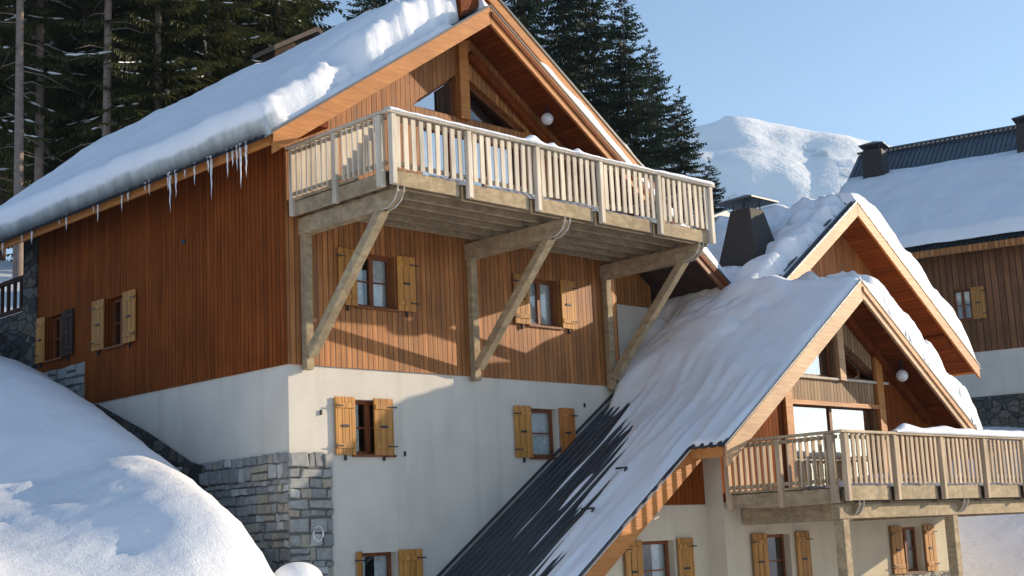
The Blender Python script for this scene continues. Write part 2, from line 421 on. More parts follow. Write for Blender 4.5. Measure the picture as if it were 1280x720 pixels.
def fb(p, o=4, lac=2.1, g=.5):
    a, s, q = 0, 1.0, Vector(p)
    for _ in range(o): a += s*noise.noise(q); q = q*lac+Vector((3.1, 1.7, 5.3)); s *= g
    return a
def sst(a, b, x):
    t = min(1, max(0, (x-a)/(b-a))); return t*t*(3-2*t)
def rnd_edge(d, w):                  # quarter-round profile of a snow edge
    if d <= 0: return 0.0
    if d >= w: return 1.0
    q = 1-d/w; return math.sqrt(max(0, 1-q*q))

def snow_sheet(name, x0, x1, y0, y1, zf, tf, step, label, cat, mat=None, group=None, lean=None):
    """A layer of snow on a roof plane: thickness tf(x,y) above heights zf(x); closed below."""
    nx = int(abs(x1-x0)/step)+1; ny = int(abs(y1-y0)/step)+1
    idx = {}; vs = []; T = np.zeros((nx+1, ny+1))
    for i in range(nx+1):
        for j in range(ny+1):
            T[i, j] = tf(x0+(x1-x0)*i/nx, y0+(y1-y0)*j/ny)
    fs = []
    def vid(i, j):
        if (i, j) not in idx:
            x = x0+(x1-x0)*i/nx; y = y0+(y1-y0)*j/ny; t = max(T[i, j], -.03)
            idx[(i, j)] = len(vs); vs.append((x+(lean(x, t) if lean else 0), y, zf(x)+.03+t))
        return idx[(i, j)]
    for i in range(nx):
        for j in range(ny):
            if max(T[i, j], T[i+1, j], T[i, j+1], T[i+1, j+1]) > -.02:
                fs.append((vid(i, j), vid(i+1, j), vid(i+1, j+1), vid(i, j+1)))
    # rim down to the roof
    from collections import Counter
    ec = Counter(); 
    for f in fs:
        for a, b in zip(f, f[1:]+f[:1]): ec[(min(a, b), max(a, b))] += 1
    inv = {v: k for k, v in idx.items()}; low = {}
    def lowv(a):
        if a not in low:
            i, j = inv[a]; x = x0+(x1-x0)*i/nx; low[a] = len(vs); vs.append((vs[a][0], vs[a][1], zf(x)+.0))
        return low[a]
    for (a, b), c in ec.items():
        if c == 1: fs.append((a, b, lowv(b), lowv(a)))
    m = MB(); m.add(vs, fs)
    cx = sum(v[0] for v in vs)/len(vs); cy = sum(v[1] for v in vs)/len(vs)
    o = m.build(name, mat or M['snow'], None, True)
    return tag(o, label, cat, group)

# ------------------------------------------------------------------ balcony (both front chalets share the design)
def make_balcony(root, x0, x1, yw, d, zb, brackets, kind, mids):
    """Deck from the wall plane y=yw out by d; underside of rim at zb; rail 1.3 above that."""
    yf = yw-d; rim = .30; zt = zb+rim; bmat = M['baluster'] if kind == 'brace' else M['baluster_tan']
    pl = MB(); n = int((d-.1)/.16)
    for i in range(n):
        a = yw-.02-(d-.1)*i/n; pl.box((x0+.05, a-(d-.1)/n+.012, zt-.06), (x1-.05, a, zt-.018))
    dk = pl.build('balcony', M['under'], root)
    jn = 6
    for i in range(jn):
        yy = yw-.25-(d-.55)*i/(jn-1); j = MB(); j.box((x0+.06, yy-.05, zb+.06), (x1-.06, yy+.05, zt-.062)); j.build('joist', M['deck'], dk)
    rails = [x0, *mids, x1]
    for a, b in zip(rails, rails[1:]):
        m = MB(); m.box((a+.09 if a == x0 else a+.06, yf, zb+.03), (b-.20 if b != x1 else b-.10, yf+.05, zt)); m.build('rim_board', M['deck'], dk, bevel=.008)  # boards stop short left of each post, a gap standing for its shadow
    m = MB(); m.box((x0, yf+.16, zb), (x0+.05, yw-.02, zt-.04)); m.box((x0-.012, yf+.9, zt-.02), (x0+.09, yw-.02, zt+.03)); m.build('rim_board', M['deck'], dk, bevel=.008)
    m = MB(); m.box((x1-.05, yf+.16, zb), (x1, yw-.02, zt-.04)); m.build('rim_board', M['deck'], dk, bevel=.008)
    m = MB(); m.box((x0+.1, yf+.056, zb-.02), (x1-.1, yf+.11, zt-.06)); m.build('rim_board', M['under'], dk)
    zr = zb+1.27
    def post(x, y, low, w=.10):
        p = MB(); p.box((x-w/2, y-w/2, low), (x+w/2, y+w/2, zr-.035)); p.build('rail_post', bmat, dk, bevel=.01)
    for i, x in enumerate(rails): post(x+(.05 if i == 0 else -.05 if i == len(rails)-1 else 0), yf-.055, zb+.02)
    post(x0-.04, yf+.16, zb-.0, .12); post(x0-.04, yf+d*.5, zb-.03); post(x0-.01, yw-.09, zb); post(x1+.04, yf+.5*d, zb)
    hr = MB(); hr.bar((x0-.10, yf-.03, zr), (x1+.10, yf-.03, zr), .17, .05); hr.build('handrail', bmat, dk, bevel=.012)
    hr = MB(); hr.bar((x0-.035, yf+.06, zr-.003), (x0-.035, yw-.02, zr-.003), .15, .05); hr.build('handrail', bmat, dk, bevel=.012)
    hr = MB(); hr.bar((x1+.035, yf+.06, zr-.003), (x1+.035, yw-.02, zr-.003), .15, .05); hr.build('handrail', bmat, dk, bevel=.012)
    for zz in (zt+.10, zr-.09):
        b = MB(); b.box((x0+.02, yf-.022, zz-.035), (x1-.02, yf+.018, zz+.035)); b.build('cross_rail', M['deck'], dk)
        b = MB(); b.box((x0-.018, yf+.05, zz-.034), (x0+.02, yw-.04, zz+.034)); b.build('cross_rail', M['deck'], dk)
        b = MB(); b.box((x1-.02, yf+.05, zz-.034), (x1+.018, yw-.04, zz+.034)); b.build('cross_rail', M['deck'], dk)
    bm = MB(); bm.box((-.05, -.014, 0), (.05, .014, zr-zt-.06)); src = bm.build('baluster', bmat, dk, bevel=.006)
    base = origin_of(dk)
    src.data.transform(Matrix.Translation(base))
    first = [True]
    def bal(x, y, rz, dz=0):
        o = src if first[0] else src.copy()
        if not first[0]: COL.objects.link(o); o.parent = dk
        first[0] = False
        o.location = Vector((x, y, zt+.025+dz))-base; o.rotation_euler = (random.uniform(-.006, .006), random.uniform(-.012, .012), rz)
    for a, b in zip(rails, rails[1:]):
        k = 9
        for i in range(k): bal(a+(b-a)*(i+1)/(k+1), yf-.042, 0, random.uniform(-.015, .01))
    k = 17
    for i in range(k):
        y = yf+.28+(d-.42)*i/(k-1)
        if abs(y-(yf+d*.5)) < .085: continue
        bal(x0-.02, y, 0, random.uniform(-.015, .01))
    for i in range(9): bal(x1+.038, yf+.28+(d-.42)*i/8, math.pi/2)
    for bx in brackets:
        # carrying beam with a curved end
        pts = [(0, zb-.30), (-(d-.55), zb-.30), (-(d-.28), zb-.27), (-(d-.12), zb-.18), (-(d-.04), zb-.05), (-(d-.04), zb-.015), (0, zb-.015)]
        m = MB(); m.prism([(bx-.1, yw+y, z) for y, z in pts], (.2, 0, 0)); bo = m.build('beam', M['deck'], dk, bevel=.012)
        st = MB()
        for q in (-.07, .07):
            st.tube([(bx+q, yw-(d-.55), zb-.312), (bx+q, yw-(d-.27), zb-.285), (bx+q, yw-(d-.105), zb-.188), (bx+q, yw-(d-.02), zb-.05), (bx+q, yw-(d-.02), zb+.03)], .014, 6)
        st.build('beam_strap', M['strap'], dk)
        if kind == 'brace':
            m = MB(); m.box((bx-.085, yw-.15, -.10), (bx+.085, yw-.008, zb-.302)); m.build('wall_post', M['deck'], dk, bevel=.012)
            m = MB(); m.bar((bx, yw-.17, .16), (bx, yw-(d-.50), zb-.27), .17, .18, (1, 0, 0)); m.build('brace', M['deck'], dk, bevel=.012)
    return dk

def lamp_globe(root, x, y, z, zc):
    m = MB(); m.tube([(x, y, z+.1), (x, y, zc)], .025, 8); m.sphere((x, y, z+.13), .05, 10, 6); fx = m.build('lamp_bracket', M['iron'], root)
    g = MB(); g.sphere((x, y, z), .135, 20, 14); g.build('lamp_globe', M['globe'], fx, True)

# ================================================================== CHALET 1 (large, left)
K = .67; XA, ZA = 4.45, 7.45; YV = -.98; YB = 12.6
zl1 = lambda x: ZA-K*abs(x-XA)
c1 = empty('chalet', (4.45, 5, -5), 'large orange wooden chalet at left, its balcony carried by three big diagonal braces', 'chalet')
FF = Frame((0, 0, 0), (1, 0, 0), (0, -1, 0)); FL = Frame((0, 0, 0), (0, 1, 0), (-1, 0, 0))
# openings
lowA = (1.44, 2.34, -1.57, -.57); lowB = (6.04, 6.86, -1.57, -.57); lowC = (1.5, 2.36, -4.42, -3.35)
upA = (1.56, 2.5, 1.18, 2.2); upB = (6.12, 7.06, 1.18, 2.18)
gl = (3.1, 4.30, 5.34, 5.40, 6.24); gr = (4.62, 6.28, 5.34, 6.24, 5.40)
door = (3.3, 6.1, 2.97, 5.02)
w = MB(); wall(w, FF, 0, 8.92, -6, 0, [lowA, lowB, lowC]); wall(w, FL, 0, 7.2, -6, 0); w.add([(8.92, 0, -6), (8.92, 6, -6), (8.92, 6, 2.1), (8.92, 0, 2.1)], [(0, 1, 2, 3)])
wall(w, Frame((8.92, 1.0, 0), (1, 0, 0), (0, -1, 0)), 0, 2.45, -3, 2.12)
w.build('rendered_wall', M['plaster'], c1)
def rooftop(u): return zl1(u)-.17
w = MB(); FW = Frame((0, -.035, 0), (1, 0, 0), (0, -1, 0))
wall(w, FW, -.03, 8.94, .0, rooftop, [upA, upB, door, gl, gr], brk=(XA,), depth=.22)
w.add([(-.03, -.035, 0), (8.94, -.035, 0), (8.94, .01, 0), (-.03, .01, 0)], [(0, 1, 2, 3)])
wall(w, Frame((8.92, .97, 0), (1, 0, 0), (0, -1, 0)), 0, 2.45, 2.12, lambda u: rooftop(u+8.92)); w.add([(8.94, -.03, 0), (8.94, .97, 0), (8.94, .97, 4.4), (8.94, -.03, 4.4)], [(0, 1, 2, 3)])
w.build('front_cladding', M['cladding'], c1)
w = MB(); swin = (5.62, 6.36, 1.11, 2.13); swin2 = (8.25, 9.0, 1.16, 2.13)
FLc = Frame((-.035, 0, 0), (0, 1, 0), (-1, 0, 0))
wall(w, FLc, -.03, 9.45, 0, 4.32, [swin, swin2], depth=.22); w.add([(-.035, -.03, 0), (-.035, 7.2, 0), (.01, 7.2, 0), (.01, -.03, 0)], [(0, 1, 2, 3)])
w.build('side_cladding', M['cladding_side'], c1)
w = MB(); w.box((8.93, 3.4, -2), (15, 3.5, 6)); w.box((11.37, 1.0, -2), (11.45, 3.4, 4)); w.build('recess_wall', M['dark_wood'], c1)  # dark walls carry the deep shade of the recess in their colour
w = MB()                              # stone corner and base
w.box((-.025, -.025, -6), (.88, .05, -1.57)); w.box((-.025, .051, -6), (.05, 9.4, -1.56)); w.box((-.045, 7.3, -2), (.04, 10.2, .9))
stone_slots = [M['mortar'], M['stone_1'], M['stone_2'], M['stone_3'], M['stone_4']]
def courses(w, F, u0, u1, z0, z1, n0, rg, quoin=0.0):
    z = z1; k = 0
    while z > z0:
        h = rg.choice((.10, .14, .18, .24, .28)); u = u0; k += 1
        while u < u1-.03:
            l = min(rg.uniform(.14, .52)*(.7 if h < .15 else 1), u1-u)
            if u == u0 and quoin: l = min(quoin*(1.0 if k % 2 else .55), u1-u)
            if u1-u-l < .1: l = u1-u
            w.cur = rg.choice((1, 1, 2, 2, 3, 4)); sp = h > .2 and l > .3 and rg.random() < .3
            for q0, q1 in (((z-h, z-h/2-.006), (z-h/2+.006, z)) if sp else ((z-h, z),)):
                p = n0+rg.uniform(.012, .055); j = [rg.uniform(-.019, .019) for _ in range(12)]; g = .014
                c = [(u+g, q0+g), (u+l-g, q0+g), (u+l-g, q1-g), (u+g, q1-g)]
                o = [F(a+j[i], b+j[i+4], n0-.03) for i, (a, b) in enumerate(c)]; m2 = [F(a+j[i], b+j[i+4], p-.014) for i, (a, b) in enumerate(c)]
                cu, cz = u+l/2, (q0+q1)/2; f = [F(cu+(a+j[i]-cu)*.86, cz+(b+j[i+4]-cz)*.82, p+j[i+8]*.6) for i, (a, b) in enumerate(c)]
                w.add(o+m2+f, [(0, 1, 5, 4), (1, 2, 6, 5), (2, 3, 7, 6), (3, 0, 4, 7), (4, 5, 9, 8), (5, 6, 10, 9), (6, 7, 11, 10), (7, 4, 8, 11), (8, 9, 10, 11)])
            u += l
        z -= h
    w.cur = 0
rg = random.Random(5)
courses(w, FF, -.05, .90, -4.7, -1.55, .028, rg, .42); courses(w, FL, -.02, 5.5, -4.7, -1.54, .028, rg, .30); courses(w, FL, 7.25, 9.45, -.6, .92, .05, rg)
w.build('stone_base', stone_slots, c1)
w = MB(); top_ = [(2.6, -1.62), (3.13, -1.5), (4.7, -.80), (6.75, -.03)]
w.prism([(-.075, 2.6, -4)]+[(-.075, y, z) for y, z in top_]+[(-.075, 6.75, -4)], (.06, 0, 0)); w.build('stone_plinth', M['stone_dark'], c1)  # dark band along the bank, shade of the gap put into its colour
w = MB(); w.box((-.10, 9.46, .2), (.45, 10.1, 4.35)); w.build('stone_pillar', M['stone_dark'], c1, bevel=.02)
w = MB(); w.box((-.05, 10.1, -2), (.4, 15, 2.45)); w.build('retaining_wall', M['stone_dark'], c1)
m = MB(); m.box((-.02, 10.1, 3.22), (.06, 13.2, 3.32)); m.box((-.02, 10.1, 2.5), (.06, 13.2, 2.58)); lr = m.build('loggia_rail', M['dark_wood'], c1)
for i in range(9): m = MB(); m.box((-.01, 10.35+i*.33, 2.58), (.05, 10.44+i*.33, 3.22)); m.build('loggia_baluster', M['dark_wood'], lr)
w = MB(); w.box((.05, 9.3, -1), (8.9, 9.4, 5)); w.add([(0, 12.4, -6), (9, 12.4, -6), (9, 12.4, 0), (0, 12.4, 0)], [(0, 1, 2, 3)]); w.build('back_wall', M['dark_wood'], c1)
# windows
window(FF, c1, *lowA, left=(.98, 1.44), right=(1.88, 2.34), curtain=0, mull=1)
window(FF, c1, *lowB, left=(5.55, 6.03), right=(6.88, 7.34, M['shutter_red']), curtain=1, mull=0)
window(FF, c1, *lowC, left=(1.40, 1.52), right=(2.38, 2.95), curtain=2, mull=0)
window(FW, c1, *upA, left=(1.10, 1.54), right=(2.52, 2.97), curtain=2, mull=1)
window(FW, c1, *upB, left=(5.66, 6.11), right=(7.08, 7.52), curtain=1, mull=1, bars=0)
window(FLc, c1, *swin, left=(5.10, 5.60), right=(6.38, 6.88))
window(FLc, c1, *swin2, left=(7.72, 8.24, M['dark_wood']), right=(9.02, 9.42))
window(FW, c1, *door, mull=2, bars=0, curtain=2, sill=False, gmat=M['glass_big'])
def slant_window(F, root, h, fmat, gmat, depth=.13):
    u0, u1, zb, za, zc = h; fw = .07; n0, n1 = -depth-.05, -depth; mb = MB()
    def strip(p, q, wd):
        a = F(p[0], p[1], (n0+n1)/2); b = F(q[0], q[1], (n0+n1)/2); mb.bar(a, b, .05, wd, (0, 0, 1) if abs(p[0]-q[0]) > 1e-3 else (1, 0, 0))
    strip((u0, zb+fw/2), (u1, zb+fw/2), fw); strip((u0, za-fw/2), (u1, zc-fw/2), fw); strip((u0+fw/2, zb), (u0+fw/2, za), fw); strip((u1-fw/2, zb), (u1-fw/2, zc), fw)
    w = mb.build('gable_window', fmat, root)
    g = MB(); g.add([F(u0, zb, n0+.02), F(u1, zb, n0+.02), F(u1, zc, n0+.02), F(u0, za, n0+.02)], [(0, 1, 2, 3)]); g.build('pane', gmat, w)
    return w
slant_window(FW, c1, gl, M['frame'], M['glass_big']); slant_window(FW, c1, gr, M['frame'], M['glass'])
m = MB(); F_ = FW; m.prism([F_(3.86, 5.40, -.12), F_(4.24, 5.40, -.12), F_(4.24, 6.10, -.12), F_(3.86, 5.83, -.12)], (0, .03, 0)); m.build('gable_panel', M['dark_wood'], c1)
m = MB(); m.prism([(3.0, .5, 5.2), (6.4, .5, 5.2), (4.5, .5, 6.6)], (0, .05, 0)); m.build('room_lining', M['room'], c1)
m = MB(); FW.box(m, 4.33, 4.59, 5.3, 7.1, .002, .10); m.build('gable_post', M['verge'], c1, bevel=.01)
m = MB(); m.bar((4.62, -.12, 6.72), (8.2, -.12, 4.32), .12, .2); m.build('gable_rafter', M['soffit'], c1)
m = MB(); FL.box(m, 3.28, 3.40, 2.79, 2.87, .036, .06); m.build('vent_hole', M['iron'], c1)
# roof
xe1, xr1 = -.93, 12.1
m = MB(); corrugated(m, XA, xe1-.20, zl1, YV+.02, YB, .2, .05, .0); corrugated(m, XA, xr1, zl1, YV+.02, YB); roof1 = m.build('roof', M['roof'], c1)
m = MB(); slab(m, xe1, XA, zl1, YV+.05, YB, .16); slab(m, XA, 9.85, zl1, YV+.05, YB, .16); m.build('soffit', M['soffit'], roof1)
m = MB(); slab(m, 9.85, xr1, zl1, YV+.05, YB, .16); m.build('low_soffit', M['dark_wood'], roof1)  # shade under the low eave put into a darker timber colour
def verge(root, xa, xb, zf, y, h, mat, t=.06, top=.02, name='verge_board'):
    m = MB(); m.prism([(xa, y, zf(xa)+top), (xb, y, zf(xb)+top), (xb, y, zf(xb)+top-h), (xa, y, zf(xa)+top-h)], (0, t, 0)); return m.build(name, mat, root, bevel=.006)
verge(roof1, xe1, XA, zl1, YV, .37, M['verge']); verge(roof1, XA, 9.9, zl1, YV, .37, M['verge']); verge(roof1, 9.9, xr1, zl1, YV, .37, M['frame'])
verge(roof1, XA+.02, xr1, lambda x: zl1(x)-.10, YV-.03, .10, M['soffit'], .03)
m = MB(); m.bar((xe1-.02, YV+.07, zl1(xe1)-.10), (xe1-.02, YB, zl1(xe1)-.10), .05, .20); m.build('eave_board', M['verge'], roof1)
for a, b in ((xe1-.04, XA), (XA, xr1)):
    verge(roof1, a, b, zl1, YV-.012, .035, M['roof'], .10, .055, 'verge_flashing')
for px in (.25, XA, 8.65):           # purlins carrying the overhang
    m = MB(); zz = zl1(px)-.17; m.box((px-.1, YV+.12, zz-.28), (px+.1, -.04, zz-(.0 if px == XA else .07))); m.build('purlin', M['soffit'], roof1)
# raised upper roof
YU = -.70; ZU = .72; zu1 = lambda x: ZA+ZU-K*abs(x-XA)
xu0, xu1 = 3.95, 9.85
m = MB(); corrugated(m, XA, xu0, zu1, YU+.02, 9); corrugated(m, XA, xu1, zu1, YU+.02, 9); m.build('upper_roof', M['roof'], roof1)
m = MB(); slab(m, xu0, XA, zu1, YU+.05, 9, .6); slab(m, XA, xu1, zu1, YU+.05, 9, .6); m.build('upper_roof_deck', M['soffit'], roof1)
verge(roof1, xu0, XA, zu1, YU, .26, M['verge']); verge(roof1, XA, xu1, zu1, YU, .26, M['verge'])
verge(roof1, XA, xu1, zu1, YU-.02, .05, M['roof'], .05, .06, 'verge_flashing')
lamp_globe(c1, 6.54, -.45, 5.60, zl1(6.54)-.15)
b1 = make_balcony(c1, .08, 8.88, -.04, 2.78, 2.67, (.35, 4.45, 8.53), 'brace', (1.87, 3.60, 5.36, 7.12))
m = MB()
m.tube([(.54+.105*math.cos(t), -.066, -2.98+.13*math.sin(t)) for t in np.linspace(0, 2*math.pi, 25)], .018, 8, False); m.build('pipe_ring', M['ring'], c1, True)
for x, z in ((2.62, -1.60), (.68, -.88), (7.7, -.5)): m = MB(); m.box((x, -.04, z), (x+.022, .0, z+.09)); m.build('shutter_hook', M['iron'], c1)

# ================================================================== CHALET 2 (right, lower)
K2 = .69; XR2, ZR2 = 11.85, 1.91; XM, ZM = 15.92, ZR2+K2*(15.92-11.85)
zp = lambda x: ZR2+K2*(x-XR2)                  # the common left roof plane
zw = lambda x: ZR2-K2*(x-XR2)                  # right slope of the front wing
zm = lambda x: ZM-K2*(x-XM)                    # right slope of the main roof
YW, YVW = -3.7, -4.5; YMV = -2.15; YMW = -1.25; YC = -3.66
c2 = empty('chalet', (12, -1, -5.3), 'lower chalet at right with two peaked gables and a balcony standing on posts', 'chalet')
F2 = Frame((0, YW, 0), (1, 0, 0), (0, -1, 0))
F2b = Frame((0, -3.27, 0), (1, 0, 0), (0, -1, 0))
wA = (5.42, 6.42, -4.45, -3.37); wB = (8.72, 9.58, -4.4, -3.35); wC = (13.88, 14.75, -4.32, -3.33)
dr = (9.86, 13.25, -2.55, -.66)
ga = (10.5, 11.74, -.10, -.04, .82); gb = (12.06, 13.62, -.10, .76, -.04)
w = MB(); wall(w, F2, 7.45, 16.25, -6, -2.70, [wB, wC]); wall(w, F2b, 2.0, 7.45, -7, lambda u: max(zp(u)-.17, -7) if zp(u)-.17 < -2.72 else -2.72, [wA], brk=((-2.55-ZR2)/K2+XR2,))
w.add([(7.45, -3.27, -6), (7.45, YW, -6), (7.45, YW, -2.7), (7.45, -3.27, -2.7)], [(0, 1, 2, 3)]); w.add([(7.42, -3.27, -2.72), (7.42, YW-.03, -2.72), (7.42, YW-.03, zp(7.42)-.17), (7.42, -3.27, zp(7.42)-.17)], [(0, 1, 2, 3)])
w.add([(16.25, YW, -6), (16.25, 8, -6), (16.25, 8, -1.1), (16.25, YW, -1.1)], [(0, 1, 2, 3)])
w.build('rendered_wall', M['plaster_cream'], c2)
w = MB(); F2w = Frame((0, YW-.03, 0), (1, 0, 0), (0, -1, 0)); F2bw = Frame((0, -3.30, 0), (1, 0, 0), (0, -1, 0))
t2 = lambda u: (zp(u) if u < XR2 else zw(u))-.17
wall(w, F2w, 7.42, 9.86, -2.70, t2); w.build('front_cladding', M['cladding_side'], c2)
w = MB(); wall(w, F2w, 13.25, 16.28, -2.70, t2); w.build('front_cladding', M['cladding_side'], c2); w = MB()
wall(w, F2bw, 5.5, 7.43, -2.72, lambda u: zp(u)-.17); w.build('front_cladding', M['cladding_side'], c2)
w = MB(); wall(w, F2w, 9.86, 13.25, -2.70, t2, [dr, ga, gb], brk=(XR2,)); w.build('gable_cladding', M['grey_clad'], c2)
w = MB(); FM = Frame((0, YMW, 0), (1, 0, 0), (0, -1, 0))
wall(w, FM, 11.2, 20.6, -1.5, lambda u: (zp(u) if u < XM else zm(u))-.15, brk=(XM,)); w.build('main_gable_cladding', M['cladding'], c2)
w = MB(); w.add([(20.6, YMW, -5), (20.6, 8, -5), (20.6, 8, 1.2), (20.6, YMW, 1.2)], [(0, 1, 2, 3)]); w.add([(16.2, YMW, -6), (20.6, YMW, -6), (20.6, YMW, -1.5), (16.2, YMW, -1.5)], [(0, 1, 2, 3)]); w.build('side_wall', M['plaster_cream'], c2)
w = MB(); w.box((11.9, YW-.10, -6), (16.35, YW+.05, -4.36)); w.build('stone_base', M['stone'], c2, bevel=.02)
window(F2b, c2, *wA, left=(4.92, 5.42), right=(6.46, 6.92), curtain=2, mull=0)
window(F2, c2, *wB, left=(8.22, 8.72), right=(9.74, 10.2), curtain=0, mull=0)
window(F2, c2, *wC, left=(13.36, 13.86), right=(14.80, 15.28), curtain=3, mull=1)
window(F2w, c2, *dr, mull=1, bars=0, curtain=0, sill=False, gmat=M['glass_big'], depth=.1)
slant_window(F2w, c2, ga, M['frame'], M['glass_big']); slant_window(F2w, c2, gb, M['frame'], M['glass_big'])
m = MB(); F2w.box(m, 11.78, 12.02, -.15, 1.6, .002, .1); m.build('gable_post', M['verge_pale'], c2, bevel=.01)
for x in (9.78, 13.42): m = MB(); F2w.box(m, x-.14, x+.12, -2.7, t2(x)-.02, .002, .09); m.build('gable_post', M['verge'], c2, bevel=.01)
m = MB(); F2w.box(m, 9.7, 13.5, -.72, -.63, .003, .08); m.build('door_head', M['verge'], c2)
m = MB(); F2w.box(m, 10.3, 13.8, -.15, -.10, .003, .07); m.build('gable_sill', M['baluster'], c2)
m = MB(); m.bar((12.0, YW-.10, 1.45), (15.4, YW-.10, -.9), .12, .2); m.build('gable_rafter', M['soffit'], c2)
# roof: left plane in strips, wing right slope, main right slope
x_low = 2.2; XE = 6.62; YBK = 8.5
m = MB()
corrugated(m, XR2, XE-.06, zp, YVW+.02, YC, .19); corrugated(m, XR2, x_low, zp, YC+.02, -.10, .19)
corrugated(m, XM, XR2, zp, YMV+.02, YBK, .19); corrugated(m, XR2, 8.97, zp, -.10, YBK, .19)
corrugated(m, XR2, 17.05, zw, YVW+.02, YMW, .19); corrugated(m, XM, 21.5, zm, YMV+.02, YBK, .19)
roof2 = m.build('roof', M['roof'], c2)
m = MB(); t = .15
slab(m, XE, XR2, zp, YVW+.05, YC+.03, t); slab(m, x_low, XR2, zp, YC+.05, -.06, t); slab(m, XR2, XM, zp, YMV+.05, YBK, t); slab(m, 8.97, XR2, zp, -.06, YBK, t)
slab(m, XR2, 17.0, zw, YVW+.05, YMW, t); slab(m, XM, 21.45, zm, YMV+.05, YBK, t); m.build('soffit', M['soffit'], roof2)
verge(roof2, XE, XR2, zp, YVW, .40, M['verge_pale']); verge(roof2, XR2, 17.0, zw, YVW, .36, M['verge_pale'])
verge(roof2, x_low, XE+.3, zp, YC, .42, M['verge']); verge(roof2, XR2-.6, XM, zp, YMV, .34, M['verge_pale']); verge(roof2, XM, 21.45, zm, YMV, .34, M['verge'])
verge(roof2, XR2+.03, 17.0, lambda x: zw(x)-.10, YVW-.03, .09, M['verge'], .03)
for a, b, f, y in ((XE-.05, XR2, zp, YVW), (XR2, 17.03, zw, YVW), (x_low, XE+.2, zp, YC), (XM, 21.48, zm, YMV), (XR2-.5, XM, zp, YMV)):
    verge(roof2, a, b, f, y-.012, .035, M['roof'], .10, .06, 'verge_flashing')
m = MB(); m.prism([(x_low, -.02, zp(x_low)+.09), (8.95, -.02, zp(8.95)+.09), (8.95, -.02, zp(8.95)+.15), (x_low, -.02, zp(x_low)+.15)], (0, -.03, 0)); m.build('wall_flashing', M['roof'], roof2)
m = MB(); m.bar((XE-.01, YVW+.07, zp(XE)-.09), (XE-.01, YC+.02, zp(XE)-.09), .05, .2); m.build('eave_board', M['verge'], roof2)
m = MB(); m.bar((21.45, YMV+.07, zm(21.45)-.09), (21.45, YBK, zm(21.45)-.09), .05, .2); m.build('eave_board', M['verge'], roof2)
for px, f, ya, yb in ((7.7, zp, YVW, YW), (XR2, zp, YVW, YW), (16.0, zw, YVW, YW), (XM, zp, YMV, YMW), (20.1, zm, YMV, YMW), (4.6, zp, YC, -3.3)):
    m = MB(); zz = f(px)-.16; m.box((px-.1, ya+.12, zz-.3), (px+.1, yb-.02, zz-.0)); m.build('purlin', M['soffit'], roof2)
for gx, ya, yb in ((4.9, -2.7, -2.35), (6.0, -2.6, -2.3)):
    m = MB(); m.tube([(gx-.10, ya, zp(gx)+.10), (gx, ya+.03, zp(gx)+.16), (gx, yb, zp(gx)+.16)], .022, 6); m.build('snow_guard', M['iron'], roof2)
lamp_globe(c2, 13.85, -4.12, 0.02, zw(13.85)-.15)
make_balcony(c2, 7.50, 16.3, YW-.04, 2.62, -2.84, (8.1, 12.0, 15.9), 'post', (9.26, 11.02, 12.78, 14.54))
for bx in (7.72, 11.72, 15.8):
    m = MB(); yy = YW-2.42; m.box((bx-.10, yy-.10, -6), (bx+.10, yy+.10, -3.14)); m.build('balcony_post', M['deck'], c2, bevel=.012)
m = MB(); m.box((7.55, YW-2.5, -3.13), (16.3, YW-2.32, -2.86)); m.build('balcony_beam', M['deck'], c2, bevel=.012)
# chimney of the lower chalet
def chimney(root, x, y, zf, h, wb, wt, mat, capw, ang=0.0):
    z0 = zf; a, b = wb/2, wt/2; m = MB(); ca, sa = math.cos(ang), math.sin(ang)
    def q(dx, dy, z): return (x+dx*ca-dy*sa, y+dx*sa+dy*ca, z)
    vs = [q(-a, -a, z0-.9), q(a, -a, z0-.9), q(a, a, z0-.9), q(-a, a, z0-.9), q(-b, -b, z0+h), q(b, -b, z0+h), q(b, b, z0+h), q(-b, b, z0+h)]
    m.add(vs, [(0, 1, 5, 4), (1, 2, 6, 5), (2, 3, 7, 6), (3, 0, 4, 7), (4, 5, 6, 7)]); ch = m.build('chimney', mat, root, bevel=.015)
    m = MB(); c = capw/2; zz = z0+h+.17
    for dx in (-b*.8, b*.8):
        for dy in (-b*.8, b*.8): m.tube([q(dx, dy, z0+h-.05), q(dx, dy, zz)], .022, 6)
    m.add([q(-c, -c, zz), q(c, -c, zz), q(c, c, zz), q(-c, c, zz), q(-c, -c, zz+.035), q(c, -c, zz+.035), q(c, c, zz+.035), q(-c, c, zz+.035), q(0, 0, zz+.24)],
          [(0, 1, 2, 3), (0, 1, 5, 4), (1, 2, 6, 5), (2, 3, 7, 6), (3, 0, 4, 7), (4, 5, 8), (5, 6, 8), (6, 7, 8), (7, 4, 8)]); m.build('chimney_cap', M['chim_cap'], ch)
chimney(c2, 13.62, -.42, 3.05, 1.5, 1.55, .58, M['chimney'], 1.14)
m = MB(); m.box((15.6, 2.2, 4.0), (16.9, 3.3, 5.15)); m.prism([(15.5, 2.1, 5.15), (17.0, 2.1, 5.15), (16.25, 2.1, 5.42)], (0, 1.3, 0)); m.build('roof_vent', M['vent'], c2)

